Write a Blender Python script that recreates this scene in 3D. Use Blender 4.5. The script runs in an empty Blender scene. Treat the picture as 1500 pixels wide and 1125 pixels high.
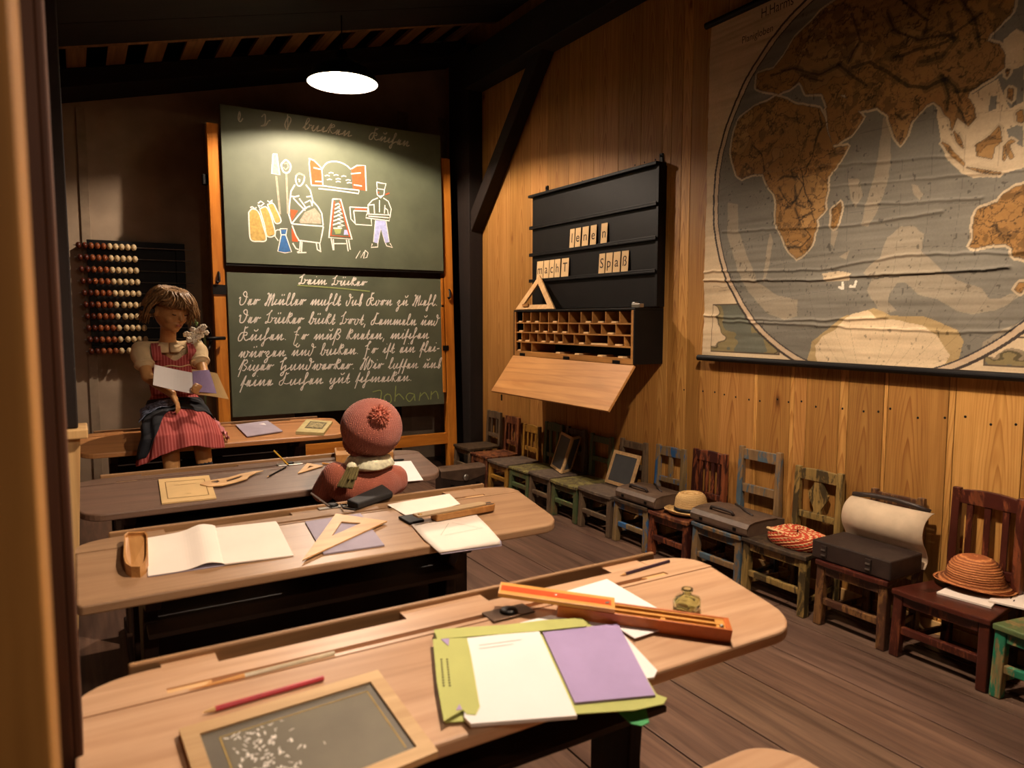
import bpy, bmesh, math, random
import numpy as np
from mathutils import Vector, Matrix
from mathutils.geometry import tessellate_polygon
random.seed(7)
SC = bpy.context.scene
COL = SC.collection
PI = math.pi

# ------------------------------------------------------------------ camera
FPX = 1062.5
CAM = Vector((0, 0, 1.2))
yaw, pitch, roll = math.radians(30.883), math.radians(5.102), math.radians(.0735)
_f0 = Vector((math.sin(yaw), math.cos(yaw), 0)); _r0 = Vector((math.cos(yaw), -math.sin(yaw), 0)); _u = Vector((0, 0, 1))
FWD = _f0 * math.cos(pitch) - _u * math.sin(pitch)
_u1 = _u * math.cos(pitch) + _f0 * math.sin(pitch)
RGT = _r0 * math.cos(roll) + _u1 * math.sin(roll)
UPV = _u1 * math.cos(roll) - _r0 * math.sin(roll)
cd = bpy.data.cameras.new('camera'); cam = bpy.data.objects.new('camera', cd); COL.objects.link(cam)
cd.sensor_width = 36; cd.lens = FPX / 1500 * 36; cd.clip_start = .02; cd.clip_end = 60
mw = Matrix.Identity(4)
for i in range(3):
    mw[i][0] = RGT[i]; mw[i][1] = UPV[i]; mw[i][2] = -FWD[i]; mw[i][3] = CAM[i]
cam.matrix_world = mw
cd.dof.use_dof = True; cd.dof.focus_distance = 3.9; cd.dof.aperture_fstop = 4.0
SC.camera = cam
# ------------------------------------------------------------------ world, exposure, lights
SC.view_settings.view_transform = 'Standard'; SC.view_settings.look = 'None'
SC.view_settings.gamma = 1; SC.view_settings.use_curve_mapping = False
SC.view_settings.exposure = 0.0
W = bpy.data.worlds.new('world'); SC.world = W; W.use_nodes = True
W.node_tree.nodes['Background'].inputs[0].default_value = (1, .7, .45, 1)
W.node_tree.nodes['Background'].inputs[1].default_value = .002
LIGHT_COL = (1.0, .80, .63)
LAMP_W = 172.0
def spot(name, loc, target, watt, angle, blend=.6, size=.06, col=LIGHT_COL):
    l = bpy.data.lights.new(name, 'SPOT'); l.energy = watt; l.color = col; l.spot_size = math.radians(angle); l.spot_blend = blend; l.shadow_soft_size = size
    o = bpy.data.objects.new(name, l); COL.objects.link(o); o.location = loc
    o.rotation_euler = (Vector(target) - Vector(loc)).to_track_quat('-Z', 'Y').to_euler()
    return o
# unseen fill spots added behind the viewer, without fixtures
spot('spot_front', (0.75, -0.9, 2.35), (.45, 3.2, .6), 45, 46)
spot('spot_map', (0.9, -.5, 2.6), (2.75, 1.2, 1.1), 34, 50, .9)
spot('spot_post', (0.6, -.9, 2.3), (-.1, .7, 1.1), 42, 50)

# ------------------------------------------------------------------ helpers
def V(*a): return Vector(a if len(a) > 1 else a[0])
def ray(px, py): return (RGT * ((px - 750) / FPX) - UPV * ((py - 562.5) / FPX) + FWD)
def atz(px, py, z): d = ray(px, py); return CAM + d * ((z - CAM.z) / d.z)
def atx(px, py, x): d = ray(px, py); return CAM + d * (x / d.x)
def aty(px, py, y): d = ray(px, py); return CAM + d * (y / d.y)
def atp(px, py, p0, n): d = ray(px, py); return CAM + d * ((Vector(p0) - CAM).dot(n) / d.dot(n))
def hexc(h, a=1):
    h = h.lstrip('#'); c = [int(h[i:i + 2], 16) / 255 for i in (0, 2, 4)]
    return tuple((x / 12.92 if x <= .04045 else ((x + .055) / 1.055) ** 2.4) for x in c) + (a,)
WM = {}
class MB:
    def __init__(s): s.v = []; s.f = []; s.m = []; s.c = []; s.mi = 0; s.col = None; s.g = None; s.gl = []
    def add(s, vs, fs):
        n = len(s.v); s.v += [Vector(v) for v in vs]
        for f in fs: s.f.append([i + n for i in f]); s.m.append(s.mi); s.c.append(s.col); s.gl.append(s.g)
        return s
    def box(s, c, d, R=None):
        hx, hy, hz = d[0] / 2, d[1] / 2, d[2] / 2
        vs = [Vector((x, y, z)) for x in (-hx, hx) for y in (-hy, hy) for z in (-hz, hz)]
        if R is not None: vs = [R @ v for v in vs]
        return s.add([v + Vector(c) for v in vs], [(0, 1, 3, 2), (4, 6, 7, 5), (0, 4, 5, 1), (2, 3, 7, 6), (0, 2, 6, 4), (1, 5, 7, 3)])
    def bb(s, a, b): return s.box([(a[i] + b[i]) / 2 for i in range(3)], [abs(b[i] - a[i]) for i in range(3)])
    def bar(s, p, q, w, t, up=(0, 0, 1)):
        """rectangular bar from p to q, w wide (sideways), t thick (along up)"""
        p, q = Vector(p), Vector(q); d = (q - p); L = d.length; d.normalize(); up = Vector(up)
        side = d.cross(up)
        if side.length < 1e-4: side = d.cross(Vector((0, 1, 0)))
        side.normalize(); u2 = side.cross(d)
        R = Matrix((side, d, u2)).transposed()
        return s.box((p + q) / 2, (w, L, t), R)
    def hexa(s, bot, top):
        n = len(bot)
        return s.add(list(bot) + list(top), [list(range(n))[::-1], list(range(n, 2 * n))] + [(i, (i + 1) % n, n + (i + 1) % n, n + i) for i in range(n)])
    def prism(s, poly, fn0, fn1):
        return s.hexa([fn0(*p) for p in poly], [fn1(*p) for p in poly])
    def tube(s, pts, r, n=8, cap=True):
        pts = [Vector(p) for p in pts]; k = len(pts)
        rs = r if isinstance(r, (list, tuple)) else [r] * k
        prev = None; rings = []
        for i, p in enumerate(pts):
            t = (pts[min(i + 1, k - 1)] - pts[max(i - 1, 0)]).normalized()
            if prev is None:
                a = t.cross(Vector((0, 0, 1)));
                if a.length < 1e-3: a = t.cross(Vector((1, 0, 0)))
                a.normalize()
            else:
                a = prev - t * prev.dot(t)
                if a.length < 1e-6: a = t.orthogonal()
                a.normalize()
            prev = a; b = t.cross(a)
            rings.append([p + (a * math.cos(2 * PI * j / n) + b * math.sin(2 * PI * j / n)) * rs[i] for j in range(n)])
        return s.rings(rings, True, cap)
    def rings(s, rings, closed=True, cap=True):
        n = len(rings[0]); vs = [v for r in rings for v in r]; fs = []
        for i in range(len(rings) - 1):
            for j in range(n if closed else n - 1):
                a, b = i * n + j, i * n + (j + 1) % n
                fs.append((a, b, b + n, a + n))
        if cap and closed:
            fs.append(list(range(n))[::-1]); fs.append([(len(rings) - 1) * n + j for j in range(n)])
        return s.add(vs, fs)
    def lathe(s, prof, n=24, mat=None, cap=True):
        mat = mat or Matrix.Identity(4)
        return s.rings([[mat @ Vector((r * math.cos(2 * PI * j / n), r * math.sin(2 * PI * j / n), z)) for j in range(n)] for r, z in prof], True, cap)
    def ball(s, c, r, n=16, R=None):
        r = (r, r, r) if not isinstance(r, (tuple, list)) else r
        M = Matrix.Translation(Vector(c)) @ (R.to_4x4() if R is not None else Matrix.Identity(4)) @ Matrix.Diagonal((r[0], r[1], r[2], 1))
        k = max(5, n // 2)
        return s.lathe([(max(1e-4, math.sin(PI * i / k)), -math.cos(PI * i / k)) for i in range(k + 1)], n, M)
    def caps(s, p, q, r1, r2=None, n=12):
        r2 = r1 if r2 is None else r2
        p, q = Vector(p), Vector(q); d = (q - p); L = d.length
        R = d.to_track_quat('Z', 'Y').to_matrix().to_4x4()
        pr = [(max(1e-4, r1 * math.sin(a)), -r1 * math.cos(a)) for a in [PI / 2 * i / 4 for i in range(5)]] + \
             [(max(1e-4, r2 * math.cos(a)), L + r2 * math.sin(a)) for a in [PI / 2 * i / 4 for i in range(5)]]
        return s.lathe(pr, n, Matrix.Translation(p) @ R)
    def ribbon(s, pts, w, origin, U, Vv, N, off):
        """flat stroke drawn in a plane (origin,U,V)"""
        P = [np.array(p, float) for p in pts]
        Q = [P[0]]
        for p in P[1:]:
            if np.hypot(*(p - Q[-1])) > 1e-5: Q.append(p)
        if len(Q) < 2: return s
        L = []
        for i, p in enumerate(Q):
            t = Q[min(i + 1, len(Q) - 1)] - Q[max(i - 1, 0)]
            l = np.hypot(*t)
            t = t / l if l > 1e-9 else np.array([1, 0])
            nn = np.array([-t[1], t[0]]) * w / 2
            L.append((p + nn, p - nn))
        W3 = lambda p: origin + U * p[0] + Vv * p[1] + N * off
        vs = [W3(p) for ab in L for p in ab]
        return s.add(vs, [(2 * i, 2 * i + 1, 2 * i + 3, 2 * i + 2) for i in range(len(Q) - 1)])
    def fill(s, pts, origin, U, Vv, N, off):
        tri = tessellate_polygon([[Vector((p[0], p[1], 0)) for p in pts]])
        return s.add([origin + U * p[0] + Vv * p[1] + N * off for p in pts], [list(t) for t in tri])
    def build(s, name, mats, parent=None, smooth=False, bevel=0, local=False, origin=None, seg=2):
        me = bpy.data.meshes.new(name)
        vs = s.v
        o = bpy.data.objects.new(name, me); COL.objects.link(o)
        if parent is not None:
            o.parent = parent
            if local: WM[o.name] = WM[parent.name]
            else:
                inv = WM[parent.name].inverted(); vs = [inv @ v for v in vs]; WM[o.name] = WM[parent.name]
        else:
            if origin is None:
                a = np.array([tuple(v) for v in vs]); lo, hi = a.min(0), a.max(0); origin = ((lo[0] + hi[0]) / 2, (lo[1] + hi[1]) / 2, lo[2])
            origin = Vector(origin); vs = [v - origin for v in vs]; o.location = origin; WM[o.name] = Matrix.Translation(origin)
        me.from_pydata([tuple(v) for v in vs], [], s.f)
        for m in (mats if isinstance(mats, (list, tuple)) else [mats]): me.materials.append(m)
        me.polygons.foreach_set('material_index', s.m)
        if any(c is not None for c in s.c):
            ca = me.color_attributes.new('tone', 'FLOAT_COLOR', 'CORNER')
            arr = []
            for f, c in zip(s.f, s.c):
                c = c or (1, 1, 1, 1); arr += list(c) * len(f)
            ca.data.foreach_set('color', arr)
        if any(q is not None for q in s.gl):
            ga = me.attributes.new('grain', 'FLOAT_VECTOR', 'CORNER'); arr = []
            for f, q in zip(s.f, s.gl):
                for i in f: arr += [s.v[i].y - (q or 0), s.v[i].z, (q or 0) * 37.7 % 5]
            ga.data.foreach_set('vector', arr)
        bm = bmesh.new(); bm.from_mesh(me); bmesh.ops.recalc_face_normals(bm, faces=bm.faces); bm.to_mesh(me); bm.free()
        if smooth:
            me.polygons.foreach_set('use_smooth', [True] * len(me.polygons))
        if bevel:
            b = o.modifiers.new('bevel', 'BEVEL'); b.width = bevel; b.segments = seg; b.limit_method = 'ANGLE'; b.angle_limit = math.radians(40); b.use_clamp_overlap = True
        me.update()
        return o
def empty(name, loc, rz=0):
    o = bpy.data.objects.new(name, None); COL.objects.link(o); o.empty_display_size = .05
    o.location = loc; o.rotation_euler = (0, 0, rz); WM[o.name] = Matrix.Translation(Vector(loc)) @ Matrix.Rotation(rz, 4, 'Z'); return o
def tag(o, label, cat, group=None):
    o['label'] = label; o['category'] = cat
    if group: o['group'] = group
    return o
def struct(o): o['kind'] = 'structure'; return o
def remesh(o, vox, smooth=4, disp=None):
    m = o.modifiers.new('remesh', 'REMESH'); m.mode = 'VOXEL'; m.voxel_size = vox; m.use_smooth_shade = True
    m = o.modifiers.new('smooth', 'SMOOTH'); m.iterations = smooth; m.factor = .5
    return o
def catmull(pts, k=4):
    if len(pts) < 3: return pts
    P = [np.array(p, float) for p in pts]; P = [2 * P[0] - P[1]] + P + [2 * P[-1] - P[-2]]; out = []
    for i in range(1, len(P) - 2):
        for j in range(k):
            t = j / k
            out.append(.5 * ((2 * P[i]) + (P[i + 1] - P[i - 1]) * t + (2 * P[i - 1] - 5 * P[i] + 4 * P[i + 1] - P[i + 2]) * t * t + (3 * P[i] - P[i - 1] - 3 * P[i + 1] + P[i + 2]) * t ** 3))
    out.append(P[-2]); return out
def rrect(x0, x1, y0, y1, r, n=6):
    """rounded rectangle; r = 4 radii for (x0y0, x1y0, x1y1, x0y1)"""
    if not isinstance(r, (tuple, list)): r = (r,) * 4
    out = []
    for (cx, cy, a0, rr) in ((x0 + r[0], y0 + r[0], PI, r[0]), (x1 - r[1], y0 + r[1], 1.5 * PI, r[1]), (x1 - r[2], y1 - r[2], 0, r[2]), (x0 + r[3], y1 - r[3], .5 * PI, r[3])):
        if rr < 1e-6: out.append((cx, cy)); continue
        out += [(cx + rr * math.cos(a0 + PI / 2 * i / n), cy + rr * math.sin(a0 + PI / 2 * i / n)) for i in range(n + 1)]
    return out
def text_geo(txt, size):
    cu = bpy.data.curves.new('t', 'FONT'); cu.body = txt; cu.size = size; cu.resolution_u = 3
    o = bpy.data.objects.new('t', cu); COL.objects.link(o)
    me = bpy.data.meshes.new_from_object(o)
    vs = [(v.co.x, v.co.y) for v in me.vertices]; fs = [list(p.vertices) for p in me.polygons]
    bpy.data.objects.remove(o); bpy.data.meshes.remove(me); bpy.data.curves.remove(cu)
    return vs, fs

# ------------------------------------------------------------------ materials
def new(name):
    m = bpy.data.materials.new(name); m.use_nodes = True; nt = m.node_tree; b = nt.nodes['Principled BSDF']; return m, nt, b
def N(nt, t, **k):
    n = nt.nodes.new(t)
    for a, v in k.items(): setattr(n, a, v)
    return n
def coords(nt, scale, kind='Object'):
    tc = N(nt, 'ShaderNodeTexCoord'); mp = N(nt, 'ShaderNodeMapping'); nt.links.new(tc.outputs[kind], mp.inputs[0]); mp.inputs['Scale'].default_value = scale; return mp
def noise(nt, vec, scale, detail=4, rough=.55, dist=0):
    n = N(nt, 'ShaderNodeTexNoise'); nt.links.new(vec.outputs[0], n.inputs['Vector']); n.inputs['Scale'].default_value = scale; n.inputs['Detail'].default_value = detail; n.inputs['Roughness'].default_value = rough; n.inputs['Distortion'].default_value = dist; return n
def ramp(nt, fac, stops):
    r = N(nt, 'ShaderNodeValToRGB'); nt.links.new(fac, r.inputs[0]); e = r.color_ramp.elements
    while len(e) < len(stops): e.new(.5)
    for i, (p, c) in enumerate(stops): e[i].position = p; e[i].color = c
    return r
def mixc(nt, fac, a, b, mode='MIX'):
    m = N(nt, 'ShaderNodeMix', data_type='RGBA', blend_type=mode)
    for inp, val in ((m.inputs[0], fac), (m.inputs[6], a), (m.inputs[7], b)):
        if hasattr(val, 'is_output') or hasattr(val, 'links'): nt.links.new(val, inp)
        else: inp.default_value = val
    return m.outputs[2]
def bump(nt, b, h, strength=.2, dist=.004):
    bm = N(nt, 'ShaderNodeBump'); bm.inputs['Strength'].default_value = strength; bm.inputs['Distance'].default_value = dist
    nt.links.new(h, bm.inputs['Height']); nt.links.new(bm.outputs[0], b.inputs['Normal'])
MC = {}
def plain(name, c, rough=.6, metal=0, var=.12, scale=30, bmp=0, spec=.4):
    if name in MC: return MC[name]
    m, nt, b = new(name); c = hexc(c) if isinstance(c, str) else c
    b.inputs['Roughness'].default_value = rough; b.inputs['Metallic'].default_value = metal; b.inputs['Specular IOR Level'].default_value = spec
    n = noise(nt, coords(nt, (1, 1, 1)), scale, 5)
    d = tuple(max(0, x * (1 - var * 1.6)) for x in c[:3]) + (1,); l = tuple(min(1, x * (1 + var)) for x in c[:3]) + (1,)
    r = ramp(nt, n.outputs['Fac'], [(.3, d), (.7, l)]); nt.links.new(r.outputs[0], b.inputs['Base Color'])
    if bmp: bump(nt, b, n.outputs['Fac'], bmp)
    MC[name] = m; return m
AXS = {'X': (.06, 1, 1), 'Y': (1, .06, 1), 'Z': (1, 1, .06)}
def wood(name, c1, c2, axis='X', scale=28, rough=.5, bmp=.15, rings=.35, tone=False, spec=.35):
    if name in MC: return MC[name]
    m, nt, b = new(name); c1, c2 = hexc(c1), hexc(c2)
    b.inputs['Roughness'].default_value = rough; b.inputs['Specular IOR Level'].default_value = spec
    mp = coords(nt, AXS[axis]); n = noise(nt, mp, scale, 7, .62, 1.2)
    n2 = noise(nt, coords(nt, tuple(.3 + .7 * x for x in AXS[axis])), 3.2, 3, .5, .4)
    r = ramp(nt, n.outputs['Fac'], [(.32, c1), (.68, c2)])
    r2 = ramp(nt, n2.outputs['Fac'], [(.3, (.72, .68, .64, 1)), (.7, (1.12, 1.1, 1.06, 1))])
    out = mixc(nt, 1.0, r.outputs[0], r2.outputs[0], 'MULTIPLY')
    if rings:
        w = N(nt, 'ShaderNodeTexWave', wave_type='BANDS', bands_direction='DIAGONAL'); nt.links.new(coords(nt, AXS[axis]).outputs[0], w.inputs[0])
        w.inputs['Scale'].default_value = 9; w.inputs['Distortion'].default_value = 9; w.inputs['Detail'].default_value = 3; w.inputs['Detail Scale'].default_value = .7
        r3 = ramp(nt, w.outputs['Fac'], [(.0, (1, 1, 1, 1)), (.75, (1, 1, 1, 1)), (1, (.7, .62, .55, 1))])
        out = mixc(nt, rings, out, mixc(nt, 1.0, out, r3.outputs[0], 'MULTIPLY'))
    if tone:
        a = N(nt, 'ShaderNodeAttribute', attribute_name='tone'); out = mixc(nt, 1.0, out, a.outputs['Color'], 'MULTIPLY')
    nt.links.new(out, b.inputs['Base Color']); bump(nt, b, n.outputs['Fac'], bmp, .002)
    MC[name] = m; return m
def painted(name, paint, under, amount=.5, rough=.5, scale=22):
    if name in MC: return MC[name]
    m, nt, b = new(name); b.inputs['Roughness'].default_value = rough
    mp = coords(nt, (1, 1, .3)); n = noise(nt, mp, scale, 8, .7, .5); g = noise(nt, coords(nt, (1, 1, .08)), 60, 5, .6)
    gr = ramp(nt, g.outputs['Fac'], [(.3, tuple(x * .5 for x in hexc(under)[:3]) + (1,)), (.7, hexc(under))])
    mk = ramp(nt, n.outputs['Fac'], [(amount - .03, (0, 0, 0, 1)), (amount + .03, (1, 1, 1, 1))])
    v = noise(nt, coords(nt, (1, 1, 1)), 7, 4); pr = ramp(nt, v.outputs['Fac'], [(.3, tuple(x * .6 for x in hexc(paint)[:3]) + (1,)), (.7, hexc(paint))])
    nt.links.new(mixc(nt, mk.outputs[0], gr.outputs[0], pr.outputs[0]), b.inputs['Base Color']); bump(nt, b, mk.outputs[0], .25, .0015)
    MC[name] = m; return m
def toned(name, rough=.6, bmp=0, scale=200, var=.1):
    if name in MC: return MC[name]
    m, nt, b = new(name); b.inputs['Roughness'].default_value = rough; b.inputs['Specular IOR Level'].default_value = .25
    a = N(nt, 'ShaderNodeAttribute', attribute_name='tone'); n = noise(nt, coords(nt, (1, 1, 1)), scale, 4)
    r = ramp(nt, n.outputs['Fac'], [(.3, (1 - var,) * 3 + (1,)), (.7, (1 + var,) * 3 + (1,))])
    nt.links.new(mixc(nt, 1.0, a.outputs['Color'], r.outputs[0], 'MULTIPLY'), b.inputs['Base Color'])
    if bmp: bump(nt, b, n.outputs['Fac'], bmp)
    MC[name] = m; return m
def knit(name, c, scale=95, rough=.95, direction='Z'):
    if name in MC: return MC[name]
    m, nt, b = new(name); c = hexc(c); b.inputs['Roughness'].default_value = rough; b.inputs['Specular IOR Level'].default_value = .1
    b.inputs['Sheen Weight'].default_value = .25
    mp = coords(nt, (1, 1, 1))
    w1 = N(nt, 'ShaderNodeTexWave', wave_type='BANDS', bands_direction='X'); w2 = N(nt, 'ShaderNodeTexWave', wave_type='BANDS', bands_direction=direction)
    for w, s in ((w1, scale), (w2, scale * 1.2)):
        nt.links.new(mp.outputs[0], w.inputs[0]); w.inputs['Scale'].default_value = s; w.inputs['Distortion'].default_value = 1.5; w.inputs['Detail'].default_value = 1
    mm = N(nt, 'ShaderNodeMath', operation='MULTIPLY'); nt.links.new(w1.outputs['Fac'], mm.inputs[0]); nt.links.new(w2.outputs['Fac'], mm.inputs[1])
    d = tuple(x * .55 for x in c[:3]) + (1,)
    r = ramp(nt, mm.outputs[0], [(.0, d), (.6, c)]); n = noise(nt, mp, 9, 3)
    r2 = ramp(nt, n.outputs['Fac'], [(.3, (.85, .8, .85, 1)), (.7, (1.08, 1.05, 1, 1))])
    nt.links.new(mixc(nt, 1.0, r.outputs[0], r2.outputs[0], 'MULTIPLY'), b.inputs['Base Color']); bump(nt, b, mm.outputs[0], .8, .004)
    MC[name] = m; return m
def stripes(name, c1, c2, scale=55, thr=.62):
    if name in MC: return MC[name]
    m, nt, b = new(name); b.inputs['Roughness'].default_value = .85; b.inputs['Specular IOR Level'].default_value = .15
    w = N(nt, 'ShaderNodeTexWave', wave_type='BANDS', bands_direction='X'); nt.links.new(coords(nt, (1, .25, .0)).outputs[0], w.inputs[0]); w.inputs['Scale'].default_value = scale
    r = ramp(nt, w.outputs['Fac'], [(thr, hexc(c1)), (thr + .2, hexc(c2))]); nt.links.new(r.outputs[0], b.inputs['Base Color'])
    MC[name] = m; return m
def glass(name, c, rough=.03):
    m, nt, b = new(name); b.inputs['Base Color'].default_value = hexc(c); b.inputs['Transmission Weight'].default_value = 1; b.inputs['Roughness'].default_value = rough; b.inputs['IOR'].default_value = 1.48; return m
def emit(name, c, s):
    m, nt, b = new(name); b.inputs['Base Color'].default_value = (*c, 1); b.inputs['Emission Color'].default_value = (*c, 1); b.inputs['Emission Strength'].default_value = s; return m

mWallWood = wood('wall plank wood', '#a0662f', '#ba8144', 'Z', 16, .6, .1, .75, tone=True)
mFloorWood = wood('floor plank wood', '#4a3527', '#6f523d', 'Y', 22, .5, .2, .4, tone=True)
mTimber = wood('dark roof timber', '#0e0805', '#1b110a', 'X', 14, .85, .2, .2)
mLath = wood('roof lath wood', '#5a4028', '#83603c', 'Y', 16, .85, .2, .2)
mTimberZ = wood('dark post timber', '#150c07', '#22150c', 'Z', 14, .85, .2, .2)
mOchre = wood('ochre post wood', '#8a5c24', '#b98542', 'Z', 9, .7, .2, .2)
mBrownZ = wood('brown post wood', '#3a2113', '#5a3620', 'Z', 9, .7, .2, .2)
mPale = wood('pale pine board', '#c79a5e', '#e2bb80', 'Z', 14, .6, .1, .5)
mPlaster = plain('back wall panel', '#a59078', .9, var=.12, scale=5)
mBatten = plain('grey painted batten', '#97846d', .8, var=.12, scale=14)
mDesk = [wood('beech desk top', '#bd9470', '#d6b08e', 'X', 18, .38, .06, .35),
         wood('worn desk top', '#927052', '#ac8a68', 'X', 18, .4, .06, .35),
         wood('greyed desk top', '#624b3d', '#806656', 'X', 18, .4, .06, .35),
         wood('honey desk top', '#a87445', '#c28b58', 'X', 18, .42, .06, .35)]
mDark = wood('dark stained oak', '#1f120b', '#38210f', 'X', 22, .55, .15, .2)
mDarkZ = wood('dark stained oak upright', '#1f120b', '#38210f', 'Z', 22, .55, .15, .2)
mRim = wood('desk rim oak', '#80603f', '#a57d54', 'X', 22, .5, .15, .2)
mEasel = wood('orange varnished pine', '#b0661c', '#d58a34', 'Z', 15, .35, .05, .3)
mEaselX = wood('orange varnished pine rail', '#b0661c', '#d58a34', 'X', 15, .35, .05, .3)
mBoard = plain('green slate board', '#545a46', .6, var=.16, scale=3)
mBlack = plain('black painted wood', '#0f0c0a', .5, var=.2, scale=12, spec=.22)
mIron = plain('black iron', '#14110f', .5, metal=.6)
mSteel = plain('steel', '#a8a49c', .3, metal=.9)
mBrass = plain('brass', '#b58b4a', .35, metal=.9)
mPaper = plain('cream paper', '#f0e1d0', .85, var=.03, scale=6)
mWhitePaper = plain('white paper', '#f4eee8', .85, var=.02, scale=6)
mOldPaper = plain('yellowed paper', '#d9b47a', .85, var=.07, scale=9)
mPurple = plain('lilac cover paper', '#a993bd', .8, var=.05, scale=12)
mPurpleDim = plain('faded lilac cover', '#a297a4', .8, var=.07, scale=12)
mGreenCard = plain('pale green card', '#b9bb6c', .8, var=.05, scale=10)
mGreenTab = plain('bright green tab', '#3f9a58', .7, var=.05)
mInk = plain('ink lines', '#3a2a22', .9, var=.1)
mPaleWood = wood('pale maple', '#d0a066', '#e8c08a', 'X', 26, .5, .06, .2)
mCaseWood = wood('light pencil case wood', '#b37d42', '#cd9a5c', 'Y', 26, .45, .06, .2)
mOrange = plain('orange lacquer', '#c4682c', .35, var=.08, scale=40)
mYelWood = plain('yellow lacquered wood', '#dc9a48', .4, var=.06)
mLeather = plain('dark brown leather', '#5a4738', .5, var=.18, scale=22, bmp=.12)
mLeatherD = plain('blackish leather', '#30241e', .5, var=.2, scale=22, bmp=.12)
mSlate = plain('slate', '#4c4c4c', .55, var=.1, scale=8)
mChalkW = plain('white chalk', '#efe6da', .95, var=.12, scale=90)
mChalkY = plain('yellow chalk', '#b89a56', .95, var=.2, scale=60)
mChalkO = plain('orange chalk', '#b8532c', .95, var=.12, scale=60)
mChalkB = plain('blue chalk', '#33629a', .95, var=.15, scale=60)
mChalkG = plain('green chalk', '#8f9b5c', .95, var=.12, scale=60)
mChalkP = plain('pale blue chalk', '#aab0dc', .95, var=.12, scale=60)
mChalkFaint = plain('faint chalk', '#a39a86', .95, var=.2, scale=60)
mRed = plain('red lacquer', '#b3202a', .4)
def plankwall(name):
    """pine boards whose year rings run in pointed arches up each board"""
    m, nt, b = new(name); b.inputs['Roughness'].default_value = .55; b.inputs['Specular IOR Level'].default_value = .3
    ga = N(nt, 'ShaderNodeAttribute', attribute_name='grain'); sp = N(nt, 'ShaderNodeSeparateXYZ'); nt.links.new(ga.outputs['Vector'], sp.inputs[0])
    def mth(op, a, c=None):
        n = N(nt, 'ShaderNodeMath', operation=op)
        for i, v in enumerate((a, c)):
            if v is None: continue
            if isinstance(v, (int, float)): n.inputs[i].default_value = v
            else: nt.links.new(v, n.inputs[i])
        return n.outputs[0]
    mp = N(nt, 'ShaderNodeMapping'); nt.links.new(ga.outputs['Vector'], mp.inputs[0]); mp.inputs['Scale'].default_value = (3.2, .9, 1)
    n1 = noise(nt, mp, 1.6, 2, .5); mp2 = N(nt, 'ShaderNodeMapping'); nt.links.new(ga.outputs['Vector'], mp2.inputs[0]); mp2.inputs['Scale'].default_value = (1, .04, 1); n2 = noise(nt, mp2, 55, 5, .6)
    off = mth('MULTIPLY', mth('SUBTRACT', sp.outputs[2], 2.5), .012)
    lx = mth('ADD', mth('SUBTRACT', sp.outputs[0], off), mth('MULTIPLY', mth('SUBTRACT', n1.outputs['Fac'], .5), .09))
    par = mth('ADD', mth('MULTIPLY', mth('POWER', mth('ABSOLUTE', lx), 1.5), 46), mth('ADD', mth('MULTIPLY', sp.outputs[1], 1.1), mth('MULTIPLY', sp.outputs[2], 7)))
    fr = mth('FRACT', mth('MULTIPLY', par, 5.5))
    r = ramp(nt, fr, [(0, (1, 1, 1, 1)), (.55, (.95, .93, .9, 1)), (.92, (.66, .54, .42, 1)), (1, (1, 1, 1, 1))])
    edge = ramp(nt, mth('ABSOLUTE', lx), [(.0, (1, 1, 1, 1)), (.10, (.3, .3, .3, 1))])
    base = ramp(nt, n2.outputs['Fac'], [(.3, hexc('#96662e')), (.7, hexc('#b58345'))])
    kmp = N(nt, 'ShaderNodeMapping'); nt.links.new(ga.outputs['Vector'], kmp.inputs[0]); kmp.inputs['Scale'].default_value = (5, 2.1, 3)
    vo = N(nt, 'ShaderNodeTexVoronoi'); nt.links.new(kmp.outputs[0], vo.inputs['Vector']); vo.inputs['Scale'].default_value = 1.0
    kn = ramp(nt, vo.outputs['Distance'], [(.03, (.32, .22, .15, 1)), (.075, (.8, .72, .62, 1)), (.14, (1, 1, 1, 1))])
    a = N(nt, 'ShaderNodeAttribute', attribute_name='tone')
    out = mixc(nt, edge.outputs[0], base.outputs[0], mixc(nt, 1.0, base.outputs[0], r.outputs[0], 'MULTIPLY'))
    out = mixc(nt, 1.0, out, kn.outputs[0], 'MULTIPLY'); out = mixc(nt, 1.0, out, a.outputs['Color'], 'MULTIPLY')
    nt.links.new(out, b.inputs['Base Color']); bump(nt, b, n2.outputs['Fac'], .1, .002); return m
# ================================================================== ROOM SHELL
WX = 2.78            # right wall face
BY = 5.75            # back wall face
RS = .25             # roof slope along X
def roofz(x): return 2.70 + RS * x
# floor: planks along Y
mb = MB(); xs = [-.32, -.05, .17, .40, .63, .88, 1.13, 1.39, 1.65, 1.90, 2.15, 2.40, 2.62, 2.80]
for a, b in zip(xs, xs[1:]):
    y = -1.6 + random.random()
    cuts = [-1.6] + sorted(random.uniform(-.5, 5) for _ in range(1)) + [5.8]
    for c, d in zip(cuts, cuts[1:]):
        t = random.uniform(.78, 1.15); mb.col = (t, t * random.uniform(.96, 1.02), t * random.uniform(.93, 1.03), 1)
        mb.bb((a + .0025, c + .002, -.03), (b - .0025, d - .002, 0))
mFloorT = wood('floor plank wood toned', '#4c3a30', '#785f50', 'Y', 22, .42, .2, .45, tone=True)
struct(mb.build('floor', mFloorT, bevel=.002, origin=(1.2, 2, 0)))
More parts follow.
